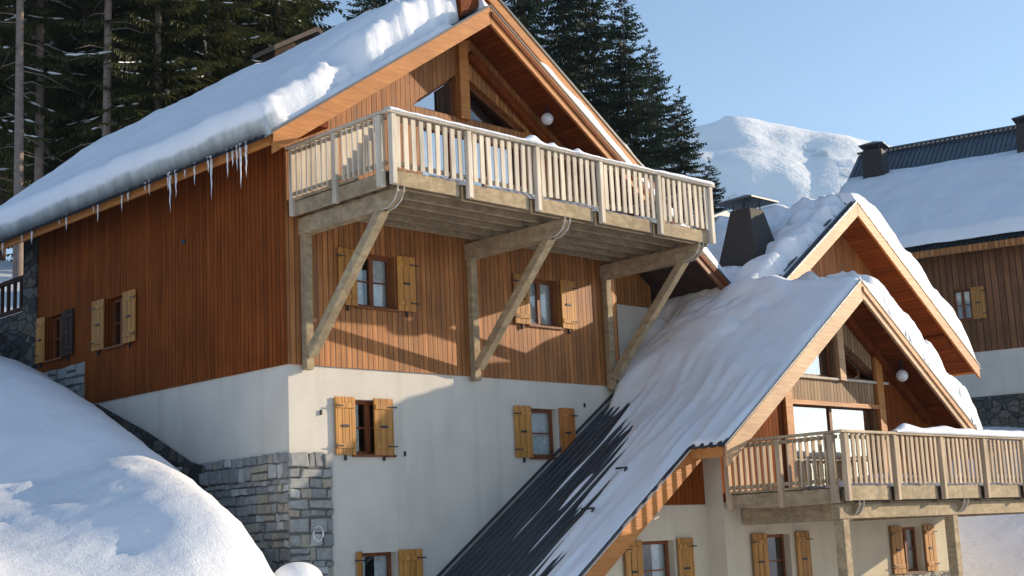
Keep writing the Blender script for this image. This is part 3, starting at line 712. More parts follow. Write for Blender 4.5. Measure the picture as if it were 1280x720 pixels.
# ================================================================== CHALET 3 (far right)
u3 = Vector((.264, -.964, 0)).normalized(); n3 = Vector((-.964, -.264, 0)).normalized(); O3 = Vector((30.614, 2.779, 0))
F3 = Frame(O3, u3, n3)
c3 = empty('chalet', F3(2, 0.3, -4), 'brown background chalet at the right edge, its blue grey roof half under snow', 'chalet')
w3 = (-.33, .25, 3.62, 4.68)
w = MB(); wall(w, F3, -4.4, 9, 2.46, 6.3, [w3], depth=.15); w.build('front_cladding', M['cladding_far'], c3)
w = MB(); F3.box(w, -4.4, 9, -2, 2.46, -.3, -.03); w.build('rendered_wall', M['plaster'], c3)
w = MB(); F3.box(w, -4.4, 9, -2, .92, -.03, .03); w.build('stone_base', M['stone_dark'], c3)
w = MB(); w.add([F3(-4.4, -2, -.05), F3(-4.4, -2, -14), F3(-4.4, 6.5, -14), F3(-4.4, 11.6, -7), F3(-4.4, 6.5, -.05)], [(0, 1, 2, 3, 4)]); w.build('end_cladding', M['cladding_far'], c3)
window(F3, c3, *w3, right=(.26, .74), mull=1, bars=1, curtain=1, depth=.1, fmat=M['frame'])
z3 = lambda n: 11.93-.738*(n+7)          # roof height at outward distance n (ridge at -4)
m = MB(); n_r = 76
for i in range(n_r):
    a = -5.1+i*.19
    for q, amp in ((0, 0), (.6, .045)):
        m.add([F3(a+.19*q, z3(-7)+amp, -7), F3(a+.19*(q+(.6 if q == 0 else .4)), z3(-7)+amp, -7), F3(a+.19*(q+(.6 if q == 0 else .4)), z3(.95)+amp, .95), F3(a+.19*q, z3(.95)+amp, .95)], [(0, 1, 2, 3)])
    m.add([F3(a+.114, z3(-7), -7), F3(a+.114, z3(-7)+.045, -7), F3(a+.114, z3(.95)+.045, .95), F3(a+.114, z3(.95), .95)], [(0, 1, 2, 3)])
roof3 = m.build('roof', M['roof_far'], c3)
m = MB(); m.prism([F3(-5.05, z3(-7)-.02, -7), F3(-5.05, z3(.9)-.02, .9), F3(-5.05, z3(.9)-.2, .9), F3(-5.05, z3(-7)-.2, -7)], u3*14.6)
m.prism([F3(-5.05, z3(-7)-.02, -7.01), F3(-5.05, z3(.9)-.02, -14.9), F3(-5.05, z3(.9)-.2, -14.9), F3(-5.05, z3(-7)-.2, -7.01)], u3*14.6); m.build('soffit', M['dark_wood'], roof3)
m = MB(); F3.box(m, -5.05, 9.5, z3(.95)-.26, z3(.95)-.02, .90, .96); m.build('eave_board', M['cladding'], roof3)
m = MB(); m.bar(F3(-5.1, z3(-7)+.07, -7), F3(9.6, z3(-7)+.07, -7), .4, .06); m.build('ridge_cap', M['roof_far'], roof3)
for uu in (-3.72, 2.1):
    p = F3(uu, 0, -4.3); chimney(c3, p.x, p.y, z3(-4.3), 1.35, .98, .74, M['chimney'], .98, math.atan2(u3.y, u3.x))

# ---- hut roof showing between the trees behind the large chalet
p = at_depth(374, 44, 46); c4 = empty('hut', (p.x, p.y, 3), 'dark gabled hut roof half hidden in the trees behind the large snowy roof', 'hut')
m = MB(); r = [(p.x-1.7, p.y-1, p.z-1.0), (p.x, p.y-1, p.z), (p.x+1.7, p.y-1, p.z-1.0)]
m.prism([r[0], r[1], r[2], (p.x+1.7, p.y-1, p.z-1.15), (p.x, p.y-1, p.z-.16), (p.x-1.7, p.y-1, p.z-1.15)], (0, 1.2, 0)); m.build('roof', simple('old_shingles', (.12, .095, .08), .9, .1, .6, 6), c4)
m = MB(); m.prism([(p.x-1.4, p.y-.6, p.z-9), (p.x+1.4, p.y-.6, p.z-9), (p.x+1.4, p.y-.6, p.z-1.0), (p.x, p.y-.6, p.z-.2), (p.x-1.4, p.y-.6, p.z-1.0)], (0, .7, 0)); m.build('wall', M['dark_wood'], c4)

# ================================================================== SNOW ON THE ROOFS
def lerp_tab(tab, x):
    for (a, p), (b, q) in zip(tab, tab[1:]):
        if x <= b: return p+(q-p)*max(0, min(1, (x-a)/(b-a)))
    return tab[-1][1]

def t_left(x, y):
    s = XA-x; d = y-YV
    nz = fb((x*.55, y*.55, 3.0), 4)
    sb = lerp_tab([(0, 1.0), (.42, .55), (.6, .40), (.95, .40), (1.6, .38), (3.0, .22), (3.3, .34), (3.75, .30), (4.2, .10), (5.6, .03)], s)+.035*fb((x*1.6, y*.3, 8.0), 3)
    sb = max(sb, .03)
    base = 1.06+.12*math.exp(-((s-1.9)/1.2)**2)-.09*s+.11*nz
    e = d-sb
    front = sst(1.8, .15, e)
    base *= 1-.42*sst(3.05, 3.35, s)*sst(3.95, 3.55, s)*front
    cl = fb((x*2.6, y*2.6, 1.0), 4)
    t = base*rnd_edge(e+.05*cl, .26)+(.06*cl+.05*abs(fb((x*5, y*5, 4), 2)))*front*sst(.0, .12, e)
    # wind ridges on the upper slope
    t += .13*sst(1.0, 2.0, s)*sst(4.9, 3.6, s)*sst(3.4, 1.2, e)*(1-abs(noise.noise((x*.9+y*.35, y*.5, 6.0)))*2.2)*(e > .3)
    thin = (.15+.05*cl)*rnd_edge(d-.05, .12)*sst(.85, 1.1, s)
    t = max(t, thin)
    return t*rnd_edge(5.46-s+.012*nz, .16)*rnd_edge(YB-.05-y, .5) - (.03 if t < .2 else 0)
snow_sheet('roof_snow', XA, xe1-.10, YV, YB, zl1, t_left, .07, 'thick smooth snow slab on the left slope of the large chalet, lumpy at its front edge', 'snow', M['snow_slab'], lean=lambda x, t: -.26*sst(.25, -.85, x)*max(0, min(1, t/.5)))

def t_right(x, y):
    s = x-XA; d = y-YV
    t = (.40+.10*fb((x*1.3, y*1.3, 2), 3))*rnd_edge(d-.04, .12)*sst(.9, 2.0, s)
    if y > YU-.03 and x < xu1: t = .3
    return t*rnd_edge(xr1+.05-x, .3)-.02
snow_sheet('roof_snow', XA, xr1+.1, YV, 3.0, zl1, t_right, .09, 'narrow strip of snow along the right verge of the large chalet, under its raised upper roof', 'snow')
def t_up(x, y):
    s = x-XA; d = y-YU
    t = (.07+.36*sst(2.6, 4.4, s)+.13*fb((x*1.8, y*1.8, 9), 3))*rnd_edge(d-.10, .25)*sst(2.6, 3.3, s)
    return t*rnd_edge(xu1+.05-x, .3)-.02
snow_sheet('roof_snow', XA, xu1+.1, YU, 8.8, zu1, t_up, .1, 'rounded bank of snow on the raised right roof edge of the large chalet, in front of the firs', 'snow')

def t_c2(x, y):
    nz = fb((x*.6, y*.6, 11.0), 4); f = fb((x*2.3, y*2.3, 12.0), 3)
    if x < XE-.06: yf = YC+.03
    elif x <= XR2+.02: yf = YVW+.03
    else: yf = YMV+.30+.25*abs(f)
    if XE-.06 <= x < XE+.1: yf = YC+.03-(x-XE+.06)/.16*(YC-YVW)
    yb = -.12 if x < 8.97 else YBK-.1
    b = lerp_tab([(2.2, 2.75), (3.4, 2.5), (5, 2.0), (6.5, 1.6), (7.4, 1.05), (8.2, .4), (9.0, -1.2)], x)
    streak = noise.noise((x*.30, y*5.2, 2.0))+.75*noise.noise((x*.8, y*9.0, 5.0))
    film = .115*sst(-.3, .9, -y-b)+.13*streak-.034
    film = min(film, .21)*(1 if -y-b > -1.3 else .6)
    if -y-b < -.05: film -= .038*min(1, (b+y)*.9)
    if -y-b > .55: film = max(film, .055+.02*f)
    full = .17+.40*sst(-3.6, -1.2, y)+.13*nz+.10*sst(-4.4, -3.2, y)
    full *= 1-.80*sst(-.3, .5, y)*sst(12.6, 11.4, x)
    lump = noise.noise((x*1.05, y*.95, 3.3)); full += .22*max(0, lump)*sst(-3.4, -2.2, y)*sst(13.4, 12.2, x)
    bil = abs(noise.noise((x*1.15, y*1.25, 51)))*.62+abs(noise.noise((x*2.6, y*2.8, 57)))*.26+.08*f
    full += (bil-.18)*sst(-3.2, -1.7, y)*sst(9.0, 9.8, x)
    full += .12*math.exp(-((x-11.9)/.65)**2-((y+1.6)/.5)**2)+.20*math.exp(-((x-12.7)/.5)**2-((y+1.5)/.4)**2)+.22*math.exp(-((x-13.4)/.5)**2-((y+1.45)/.4)**2)
    full += .36*math.exp(-((x-10.0)/.7)**2-((y+1.3)/.7)**2)+.25*math.exp(-((x-9.7)/.5)**2-((y+2.0)/.5)**2)
    full += .05*math.exp(-((x-12.3)/.8)**2-((y+1.9)/.6)**2)-.34*sst(13.4, 15.4, x)*(1-.35*math.exp(-((y-1.8)/1.0)**2))
    full -= .26*math.exp(-((x-13.0)/1.1)**2-((y+.7)/1.0)**2)
    full += .10*f*sst(11.8, 12.2, x)*sst(0, -1.8, y)
    full = .62*math.tanh(max(full, .03)/.62)
    m = sst(8.2, 9.4, x+.35*nz+.30*sst(-2, -3.6, y)+.12*f)
    t = film*(1-m)+full*m
    w = .10 if x < 9 else .26
    t *= rnd_edge(y-yf, w)
    t = t*rnd_edge(yb-y, .15) if x >= 8.97 else (t if y < yb else -.1)
    if y < YC and x < XE+.02: t = -.1
    if x > XR2+.02 and y < YMV+.05: t = -.1
    return t
snow_sheet('roof_snow', XM, x_low, YVW, YBK, zp, t_c2, .075, 'smooth shaded snow covering the long left slope of the lower chalet, melted to dark streaks at its foot', 'snow')
def t_wing(x, y):
    s = x-XR2; f = fb((x*2.0, y*2.0, 21.0), 4); g = abs(noise.noise((x*1.25, y*1.1, 4.0)))
    d = y-YVW
    t = (.34+.56*sst(.0, 1.3, s)+.16*f+.55*g*sst(.4, 1.2, s))*rnd_edge(d-.05-.12*abs(f)*sst(0, 1, s), .26)
    return t*rnd_edge(17.12-x+.06*f, .45)-.02
snow_sheet('roof_snow', XR2, 17.15, YVW, YMW, zw, t_wing, .075, 'lumpy snow bank on the right slope of the front gable of the lower chalet', 'snow', M['snow_lump'])
def t_mr(x, y):
    s = x-XM; f = fb((x*1.5, y*1.5, 31.0), 4); g = abs(noise.noise((x*.9, y*.9, 14.0)))
    t = (.80*sst(-.2, 1.2, s)+.12+.12*f+.40*g)*rnd_edge(y-YMV-.05-.05*abs(f), .2)
    return t*rnd_edge(21.5-x+.05*f, .5)-.02
snow_sheet('roof_snow', XM, 21.58, YMV, YBK, zm, t_mr, .1, 'rounded snow bank on the right slope of the rear gable of the lower chalet', 'snow', M['snow_lump'])

# far roof: built in that roof's own directions
def far_snow():
    nx, ny = 62, 110; vs = []; fs = []
    T = {}
    for i in range(nx+1):
        for j in range(ny+1):
            n = -5.15+6.17*i/nx; u = -5.05+14.5*j/ny
            f = fb((n*.8, u*.8, 40), 3)
            t = (.12+.46*sst(-5.0, -3.4, n)+.07*f)*rnd_edge(n+5.05-.16*noise.noise((u*.7, 0, 0)), .25)*rnd_edge(1.03-n, .16)*rnd_edge(u+5.03, .25)
            vs.append(F3(u, z3(n)+.05+t-.02, n))
    for i in range(nx):
        for j in range(ny): a = i*(ny+1)+j; fs.append((a, a+1, a+ny+2, a+ny+1))
    m = MB(); m.add(vs, fs); tag(m.build('roof_snow', M['snow'], None, True), 'flat sheet of snow on the blue grey roof of the background chalet', 'snow')
far_snow()

def rail_snow(pts, w, hfun, label, step=.07):
    """Snow lying along a rail from pts[0] to pts[1]: a lumpy rounded ridge."""
    a, b = Vector(pts[0]), Vector(pts[1]); L = (b-a).length; n = int(L/step); d = (b-a).normalized(); sd = d.cross(Vector((0, 0, 1))).normalized(); vs = []; fs = []; k = 7
    for i in range(n+1):
        h = max(.004, hfun(i/n))
        ww = w*(.75+.35*min(1, h/.08))
        for j in range(k):
            t = math.pi*j/(k-1); vs.append(a+d*L*i/n+sd*ww/2*math.cos(t)+Vector((0, 0, -.006+h*math.sin(t))))
    for i in range(n):
        for j in range(k-1): q = i*k+j; fs.append((q, q+1, q+k+1, q+k))
        fs.append((i*k+k-1, i*k, i*k+k, i*k+2*k-1))
    fs += [tuple(range(k)), tuple(range(n*k, n*k+k))]
    m = MB(); m.add(vs, fs); return tag(m.build('rail_snow', M['snow'], None, True), label, 'snow')
rail_snow([(.05, -2.85, 3.963), (8.9, -2.85, 3.963)],   .235, lambda t: .06+.022*noise.noise((t*30, 0, 0))+(.12*math.exp(-((t-.395)/.018)**2))+.07*math.exp(-((t-.45)/.008)**2)+.07*math.exp(-((t-.53)/.008)**2)+.03*sst(.75, .9, t), 'thin frozen snow along the handrail of the big upper balcony')
rail_snow([(9.35, YW-.04-2.65, -1.547), (16.3, YW-.04-2.65, -1.547)], .22, lambda t: max(0, .16*sst(.0, .06, t)*(.6+.5*noise.noise((t*9, 1, 0)))+.05), 'thick snow along the handrail of the lower balcony at right')
def deck_snow(x0, x1, y0, y1, z, label):
    nx, ny = int((x1-x0)/.12), int((y1-y0)/.12); vs = []; fs = []
    for i in range(nx+1):
        for j in range(ny+1):
            x = x0+(x1-x0)*i/nx; y = y0+(y1-y0)*j/ny; e = min(x-x0, x1-x, y-y0, y1-y)
            vs.append((x, y, z-.01+max(0, (.20+.10*fb((x, y, 7), 3)))*rnd_edge(e, .2)))
    for i in range(nx):
        for j in range(ny): a = i*(ny+1)+j; fs.append((a, a+ny+1, a+ny+2, a+1))
    m = MB(); m.add(vs, fs); tag(m.build('deck_snow', M['snow'], None, True), label, 'snow')
deck_snow(1.2, 8.7, -2.6, -.9, 2.955, 'bed of snow lying on the floor of the big upper balcony behind its rail')
deck_snow(9.4, 16.1, -6.15, -4.6, -2.555, 'bed of snow lying on the floor of the lower balcony behind its rail')

# ------------------------------------------------------------------ icicles along the left eave
protos = []
for k in range(3):
    m = MB(); pts = [(0, 0, 0)]; rs = [.038]
    for i in range(1, 9): pts.append((.006*math.sin(i*1.7+k), .006*math.cos(i*2.1+k), -i/8)); rs.append(max(.002, .036*(1-i/8)**.8*(1+.2*math.sin(i*2.3+k))))
    m.tube(pts, rs, 8); o = m.build('icicle', M['ice'], None, True); protos.append(o)
ice_y = [(-.35, .75), (-.20, .95), (-.08, .55), (.10, .40), (.22, .62), (.75, .95), (.83, .35), (1.31, .5), (1.62, .28), (1.93, .62), (2.12, .9), (2.2, .4), (2.85, .35), (3.02, .22), (3.7, .3), (3.95, .45), (4.9, .5), (5.05, .25), (6.2, .4), (6.5, .2), (7.7, .42), (8.2, .3), (9.1, .4)]
for i, (y, L) in enumerate(ice_y):
    o = protos[i % 3] if i < 3 else protos[i % 3].copy()
    if i >= 3: COL.objects.link(o)
    xi = -1.06+random.uniform(-.03, .02)
    o.location = (xi, y, zl1(-1.03)+.03); w_ = random.uniform(.45, .75)+.25*L; o.scale = (w_, w_, L*.85); o.rotation_euler = (0, 0, random.uniform(0, 6))
    if L > .7: tag(o, 'long clear icicle hanging from the snowy left eave of the large chalet', 'icicle', 'long icicles on the left eave')
    else: tag(o, 'short icicle hanging from the snowy left eave of the large chalet', 'icicle', 'short icicles on the left eave')

# ------------------------------------------------------------------ snow topped stone post at the bottom edge
pc = (-.75, -1.2); pp = empty('stone_post', (*pc, -5.2), 'short stone post with a round cap of snow in front of the stone corner', 'post')
m = MB(); m.tube([(*pc, -5.6), (*pc, -3.72)], .30, 16); m.build('post', M['stone'], pp)
m = MB(); m.sphere((*pc, -3.74), .42, 24, 14, (1, 1, .72)); sc = m.build('snow_cap', M['snow'], pp, True)

# ================================================================== GROUND
CP = [(-5.8,-1.5,-3.4),(-4,-1.7,-3.2),(-2.9,-2.4,-3.2),(-2,-1.5,-2.72),(-2.1,-2.2,-3.1),(-2.2,-3.2,-4.7),(-1.4,-2.6,-5.0),(0,-1.5,-5.0),(3,-2,-5.2),(0,-6,-5.1),(-5,-7,-4.5),(-3.2,-4.6,-4.7),
 (-10,-8,-4.3),(-14.7,-20.4,-5),(10,-12,-5.2),(6,-6,-5.3),(12,-7.5,-5.2),(18,-4,-4.7),(17,-9,-5.1),(22,-3,-3.2),(26,0,-1.6),(30,2.2,.1),(35,0,.2),(33,-4,-.6),(40,8,1.5),(28,8,.2),
 (-8,2,-1.95),(-8,-2.5,-3.3),(-8,8,-.3),(-12,0,-2.5),(-14,10,-.4),(-5.5,6.5,.1),(-2.5,6.2,.62),(-2,4.8,.16),(-2,3,-.62),(-1.9,1.5,-1.33),(-1.9,.2,-1.95),(-4.4,1.9,-2.0),(-3.3,1.45,-1.86),(-3.2,3.4,-.75),(-3.8,4.6,-.3),(-1.2,.5,-2.5),(-1.25,-.8,-3.3),(-1.3,-1.7,-4.3),
 (-.3,.4,-3.7),(-.3,3,-2.1),(-.3,5.5,-.75),(-.3,8,.55),(-.6,11.5,1.3),(-5,11,1.2),(0,16,2.6),(5,14,2.4),(10,13,1.8),(20,12,1.5),(0,40,10),(20,40,9),(-20,30,6),(40,40,8),(60,20,5),(-30,0,-3),(-30,-20,-5),
 (-10,-40,-5.5),(20,-40,-5.5),(60,-20,-2),(4.5,1.5,-5.2),(8,2,-4.6),(12,3,-4.5),(4,8,-3.5),(12,-3,-5.2),(60,60,10),(-50,50,8),(-60,-40,-6),(60,-55,-5)]
CP = np.array(CP, float)
def _U(r2): return np.where(r2 > 1e-9, r2*np.log(np.maximum(r2, 1e-12)), 0.0)
_n = len(CP); _K = _U(((CP[:, None, :2]-CP[None, :, :2])**2).sum(-1)); _P = np.c_[np.ones(_n), CP[:, :2]]
_A = np.zeros((_n+3, _n+3)); _A[:_n, :_n] = _K+np.eye(_n)*.8; _A[:_n, _n:] = _P; _A[_n:, :_n] = _P.T
_W = np.linalg.solve(_A, np.r_[CP[:, 2], 0, 0, 0])
def terrain(xy):
    xy = np.atleast_2d(np.array(xy, float))
    r2 = ((xy[:, None, :]-CP[None, :, :2])**2).sum(-1)
    z = _U(r2)@_W[:_n]+_W[_n]+xy@_W[_n+1:]
    d = np.hypot(xy[:, 0], xy[:, 1]); w = np.clip((d-40)/35, 0, 1); w = w*w*(3-2*w)
    yy = np.clip((xy[:, 1]+10)/90, 0, 1); base = -5+17*yy*yy*(3-2*yy)
    return z*(1-w)+base*w
def axis(lo, hi, s):
    a = [lo]
    while a[-1] < hi: a.append(a[-1]+s)
    far = []; st = s
    x = hi
    while x < 1900: st *= 1.28; x = x+st; far.append(min(x, 1900))
    near = []; st = s; x = lo
    while x > -1900: st *= 1.28; x = x-st; near.append(max(x, -1900))
    return np.array(near[::-1]+a+far)
gx, gy = axis(-13, 2.5, .14), axis(-9, 12, .14)
XX, YY = np.meshgrid(gx, gy, indexing='ij'); xy = np.c_[XX.ravel(), YY.ravel()]
zz = np.concatenate([terrain(c) for c in np.array_split(xy, 60)])
vs = []
for (x, y), z in zip(xy, zz):
    if -16 < x < 34 and -14 < y < 16:
        lit = sst(1.5, -1.5, y+.43*x)
        z += .045*fb((x*.8, y*.8, 0), 3)+.022*fb((x*3, y*3, 5), 3)
        # sledge and boot tracks across the sunny side of the bank
        q = noise.noise(((x*.55+y*.75)*.9, (x*.9-y*.45)*.25, 2.0)); z -= .05*lit*sst(.15, .45, q)
        q = noise.noise(((x*.35+y*.9)*2.4, (x*.9-y*.35)*.5, 7.0)); z -= .05*lit*sst(.1, .5, q)
        q = noise.noise((x*1.1, y*1.1, 17.0)); z += .05*lit*sst(.25, .55, q)+.05*lit*max(0, noise.noise((x*4.2, y*4.2, 3.0)))*sst(.0, .3, q)
    vs.append((x, y, z))
ny = len(gy); fs = [(i*ny+j, (i+1)*ny+j, (i+1)*ny+j+1, i*ny+j+1) for i in range(len(gx)-1) for j in range(ny-1)]
m = MB(); m.add(vs, fs); g = m.build('ground', M['ground'], None, True); tag(g, kind='structure')

# rocks poking out of the snow beside the house
def rock(x, y, z, r, label):
    m = MB(); m.sphere((0, 0, 0), 1, 14, 9); vs = []
    for v in m.v:
        v = Vector(v); k = 1+.35*noise.noise(v*1.3+Vector((x, y, 0)))+.15*noise.noise(v*3.1+Vector((x, z, 0))); vs.append((x+v.x*r*k*1.2, y+v.y*r*k, z+v.z*r*k*.75))
    m.v = vs; tag(m.build('rock', M['rock'], None, False), label, 'rock')
rock(-.75, .15, -3.55, .42, 'dark boulder in the gap between the snow bank and the stone corner')
rock(-.45, -.7, -3.95, .33, 'smaller dark boulder next to the snow capped post')
rock(-1.0, 10.6, 1.7, .55, 'dark boulder under the loggia rail at the far left')
rock(-2.0, 12.2, 1.9, .8, 'large dark boulder at the left edge behind the snow bank')

# ================================================================== TREES
def spruce(name, H, R, c0, seed, mat, bark, snowy=0, dens=1.0, whorl=.42, droop=.35):
    rg = random.Random(seed); root = empty(name, (0, 0, 0))
    m = MB(); pts = []; rs = []
    r0 = .0058*H
    for i in range(13):
        t = i/12; pts.append((.10*math.sin(t*3+seed), .10*math.cos(t*2.3+seed)-.1, H*t-.6)); rs.append(r0*(1-t)**.85+.012)
    m.tube(pts, rs, 9)
    def axis_at(h):
        t = min(1, max(0, (h+.6)/H)); return Vector((.10*math.sin(t*3+seed), .10*math.cos(t*2.3+seed)-.1, h))
    for i in range(int(c0*2.2)):     # dead lower branches
        h = rg.uniform(c0*.25, c0); ph = rg.uniform(0, 6.283); L = rg.uniform(.5, 1.7); a = axis_at(h)
        d = Vector((math.cos(ph), math.sin(ph), 0)); m.tube([a, a+d*L*.55+Vector((0, 0, -.08*L)), a+d*L+Vector((0, 0, -.3*L))], [.022, .014, .005], 4, False)
    m.build('trunk', bark, root, True)
    V = []; F = []; SV = MB()
    def blade(p, d, l, w, nrm):
        sd = d.cross(nrm)
        if sd.length < 1e-4: sd = Vector((1, 0, 0))
        sd = sd.normalized()*w; o = len(V); q = p+d*l*.45; e = p+d*l+Vector((0, 0, -.12*l))
        V.extend((tuple(p), tuple(q+sd), tuple(e), tuple(q-sd))); F.append((o, o+1, o+2, o+3))
    h = c0
    up = Vector((0, 0, 1))
    while h < H-.5:
        t = (h-c0)/(H-c0); prof = (1-t)**.82*(.55+.45*min(1, t*6)) if t < .17 else (1-t)**.82
        nb = rg.choice((5, 6, 7)) if t < .9 else 4
        ph0 = rg.uniform(0, 6.283)
        for k in range(nb):
            if rg.random() < .10: continue
            ph = ph0+6.283*k/nb+rg.uniform(-.35, .35); L = R*prof*rg.uniform(.62, 1.12)+.12
            d = Vector((math.cos(ph), math.sin(ph), 0)); sdv = Vector((-d.y, d.x, 0)); a = axis_at(h+rg.uniform(-.15, .15))
            b1 = droop*(1-t*1.3)+rg.uniform(-.08, .12); upt = rg.uniform(.10, .22)
            def cur(q): return a+d*L*q+Vector((0, 0, L*(-b1*q-.12*q*q+upt*q**3)))
            n = max(3, int(L/.17*dens))
            for i in range(n):
                q = (i+.6)/n; p = cur(q); tang = (cur(min(1, q+.05))-cur(q-.05)).normalized()
                l = (.16+.34*L*(1-q)*.55+.10)*rg.uniform(.7, 1.2)
                for sgn in (-1, 1):
                    dd = (tang*.62+sdv*sgn*rg.uniform(.65, 1.0)+Vector((0, 0, rg.uniform(-.45, .02)))).normalized(); blade(p, dd, l, .055+.05*rg.random(), up)
                blade(p, (tang*.5+Vector((rg.uniform(-.3, .3), rg.uniform(-.3, .3), -.8))).normalized(), l*.7, .06, sdv)
            blade(cur(.9), (cur(1)-cur(.85)).normalized(), .35, .05, up)
            if snowy and rg.random() < snowy:
                q0 = rg.uniform(.15, .4); q1 = rg.uniform(.7, 1.0); S_ = 6
                nn = rg.choice((2, 3, 4))
                for e in range(nn):
                    qa = q0+(q1-q0)*(e+rg.uniform(0, .3))/nn; qb = qa+(q1-q0)/nn*rg.uniform(.4, .95)
                    w_ = rg.uniform(.018, .045)
                    SV.tube([cur(qa+(qb-qa)*i/4)+Vector((rg.uniform(-.02, .02), rg.uniform(-.02, .02), .04)) for i in range(5)], [.006, w_, w_*1.2, w_*.8, .006], 5)
        h += whorl*rg.uniform(.75, 1.2)*(1 if t < .7 else .7)
    top = axis_at(H-.7)
    for i in range(14): blade(top+Vector((0, 0, rg.uniform(0, .5))), Vector((rg.uniform(-.6, .6), rg.uniform(-.6, .6), rg.uniform(.2, 1))).normalized(), rg.uniform(.15, .4), .04, Vector((1, 0, 0)))
    c = MB(); c.add(V, F); c.build('crown', mat, root)
    if SV.v: SV.build('snow_on_branches', M['snow'], root, True)['kind'] = 'stuff'
    return root

def put(o, p, s=1.0, rz=0.0):
    o.location = p; o.scale = (s, s, s); o.rotation_euler = (0, 0, rz); return o
def ground_at(x, y): return float(terrain([(x, y)])[0])
A = spruce('spruce_tree', 27, 3.4, 10.0, 3, M['needles'], M['bark'], .3, 1.0, .42)
B = spruce('spruce_tree', 25, 3.4, 3.0, 11, M['needles'], M['bark_dark'], .22, 1.0, .42)
Cc = spruce('spruce_tree', 28, 3.9, 5.0, 29, M['needles'], M['bark'], .35, 1.0, .44)
used = {}
def tree(proto, p, s, rz, label, group=None):
    o = proto if id(proto) not in used else copy_tree(proto); used[id(proto)] = 1
    put(o, p, s, rz); tag(o, label, 'tree', group); return o
# the dense stand behind the large chalet: image column, depth, prototype, scale
stand = [(18, 44, A, .98), (40, 47, A, 1.04), (127, 45, A, 1.0), (-25, 46, Cc, .95), (70, 54, B, 1.0), (105, 52, Cc, 1.05), (165, 50, B, 1.05), (200, 46, Cc, .92), (5, 58, B, 1.1), (235, 54, B, 1.1), (262, 48, Cc, .95), (300, 52, B, 1.06),
         (330, 57, Cc, 1.1), (352, 50, B, .98), (362, 55, B, 1.1), (150, 64, B, 1.2), (40, 68, B, 1.2), (215, 66, B, 1.2), (285, 66, Cc, 1.1), (90, 70, B, 1.25), (340, 68, B, 1.2), (-15, 70, B, 1.2), (185, 78, B, 1.3), (255, 80, B, 1.3), (125, 82, B, 1.3), (55, 84, B, 1.3), (310, 80, B, 1.25)]
front = {0: 'bare trunked tall spruce nearest the left edge, behind the large chalet', 1: 'bare trunked tall spruce second from the left edge, behind the large chalet', 2: 'lone bare pale trunked spruce rising behind the middle of the snowy left roof'}
for i, (px, d, pr, s) in enumerate(stand):
    q = at_depth(px, 300, d); z = ground_at(q.x, q.y)
    if i in front: tree(pr, (q.x, q.y, z), s, random.uniform(0, 6), front[i], 'spruces behind the large chalet')
    else: tree(pr, (q.x, q.y, z), s, random.uniform(0, 6), 'dark dense spruce in the crowded stand behind the large chalet', 'spruces behind the large chalet')
# behind the ridge and to its right
D_ = spruce('fir_tree', 22, 5.0, 2.5, 41, M['needles_right'], M['bark_dark'], .03, 1.15, .40, .30)
E_ = spruce('fir_tree', 20, 4.3, 2.0, 57, M['needles_right'], M['bark_dark'], .03, 1.15, .40, .25)
right = [(776, 58, D_, 'tip', -8, 'tallest dark fir right of the roof peak, with its pointed top against the sky', None),
         (738, 60, E_, 'tip', -50, 'dark fir directly left of the tallest pointed fir', None),
         (700, 62, D_, 'tip', -95, 'dark fir rising behind the right verge of the large chalet', None),
         (655, 66, E_, 'tip', -80, 'dark fir close behind the roof peak of the large chalet', None),
         (852, 57, E_, 'tip', 118, 'shorter fir at the right end of the tree group above the balcony rail', None),
         (812, 66, D_, 'tip', 60, 'fir standing behind and just right of the tallest pointed fir', None),
         (884, 55, E_, 'tip', 205, 'small low fir beside the right end of the big balcony', None),
         (600, 75, D_, 'tip', -60, 'spruce top showing above the left of the roof peak', 'tree tops above the snowy ridge'),
         (540, 78, E_, 'tip', -70, 'spruce top showing above the left of the roof peak', 'tree tops above the snowy ridge'),
         (482, 80, D_, 'tip', -60, 'spruce top showing above the left of the roof peak', 'tree tops above the snowy ridge'),
         (455, 84, E_, 'tip', -20, 'spruce top showing above the left of the roof peak', 'tree tops above the snowy ridge')]
for px, d, pr, _, tipy, lab, grp in right:
    q = at_depth(px, tipy, d); z = ground_at(q.x, q.y); H = 22 if pr is D_ else 20
    s = max(.45, (q.z-z)/(H-.6)); tree(pr, (q.x, q.y, q.z-(H-.6)*s), s, random.uniform(0, 6), lab, grp)

# ================================================================== MOUNTAIN
prof = [(-10, .10), (5, .16), (18, .22), (26, .24), (29.0, .262), (31.3, .276), (33.2, .288), (34.5, .296), (35.6, .303), (36.3, .298), (37.1, .2975), (38.6, .289), (41, .277), (44, .262), (47, .24), (52, .22), (60, .18), (75, .12), (95, .08)]
az = np.radians(np.linspace(-10, 95, 240)); rr = np.linspace(620, 1820, 110); vs = []; fs = []
for a in az:
    h0 = lerp_tab(prof, math.degrees(a))*1250
    for r in rr:
        x, y = CAM.x+r*math.cos(a), CAM.y+r*math.sin(a)
        t = (r-620)/(1250-620)
        k = sst(0, 1, t)*.45+.55*t if t <= 1 else 1-.55*(t-1)
        gul = abs(noise.noise((math.degrees(a)*.55+.25*noise.noise((r*.006, math.degrees(a)*.2, 0)), r*.0011, 3)))+.5*abs(noise.noise((math.degrees(a)*1.4, r*.002, 8)))
        z = h0*max(0, k)+(gul-.3)*12*sst(.2, .6, t)*(1-.75*math.exp(-((t-1)/.10)**2))
        rough = (fb((x*.006, y*.006, 1), 5, 2.1, .5)*17+abs(noise.noise((x*.004, y*.004, 9)))*-22)*min(1, max(0, t)*1.3)*(1-.72*math.exp(-((t-1)/.12)**2))
        vs.append((x, y, -6+z+rough))
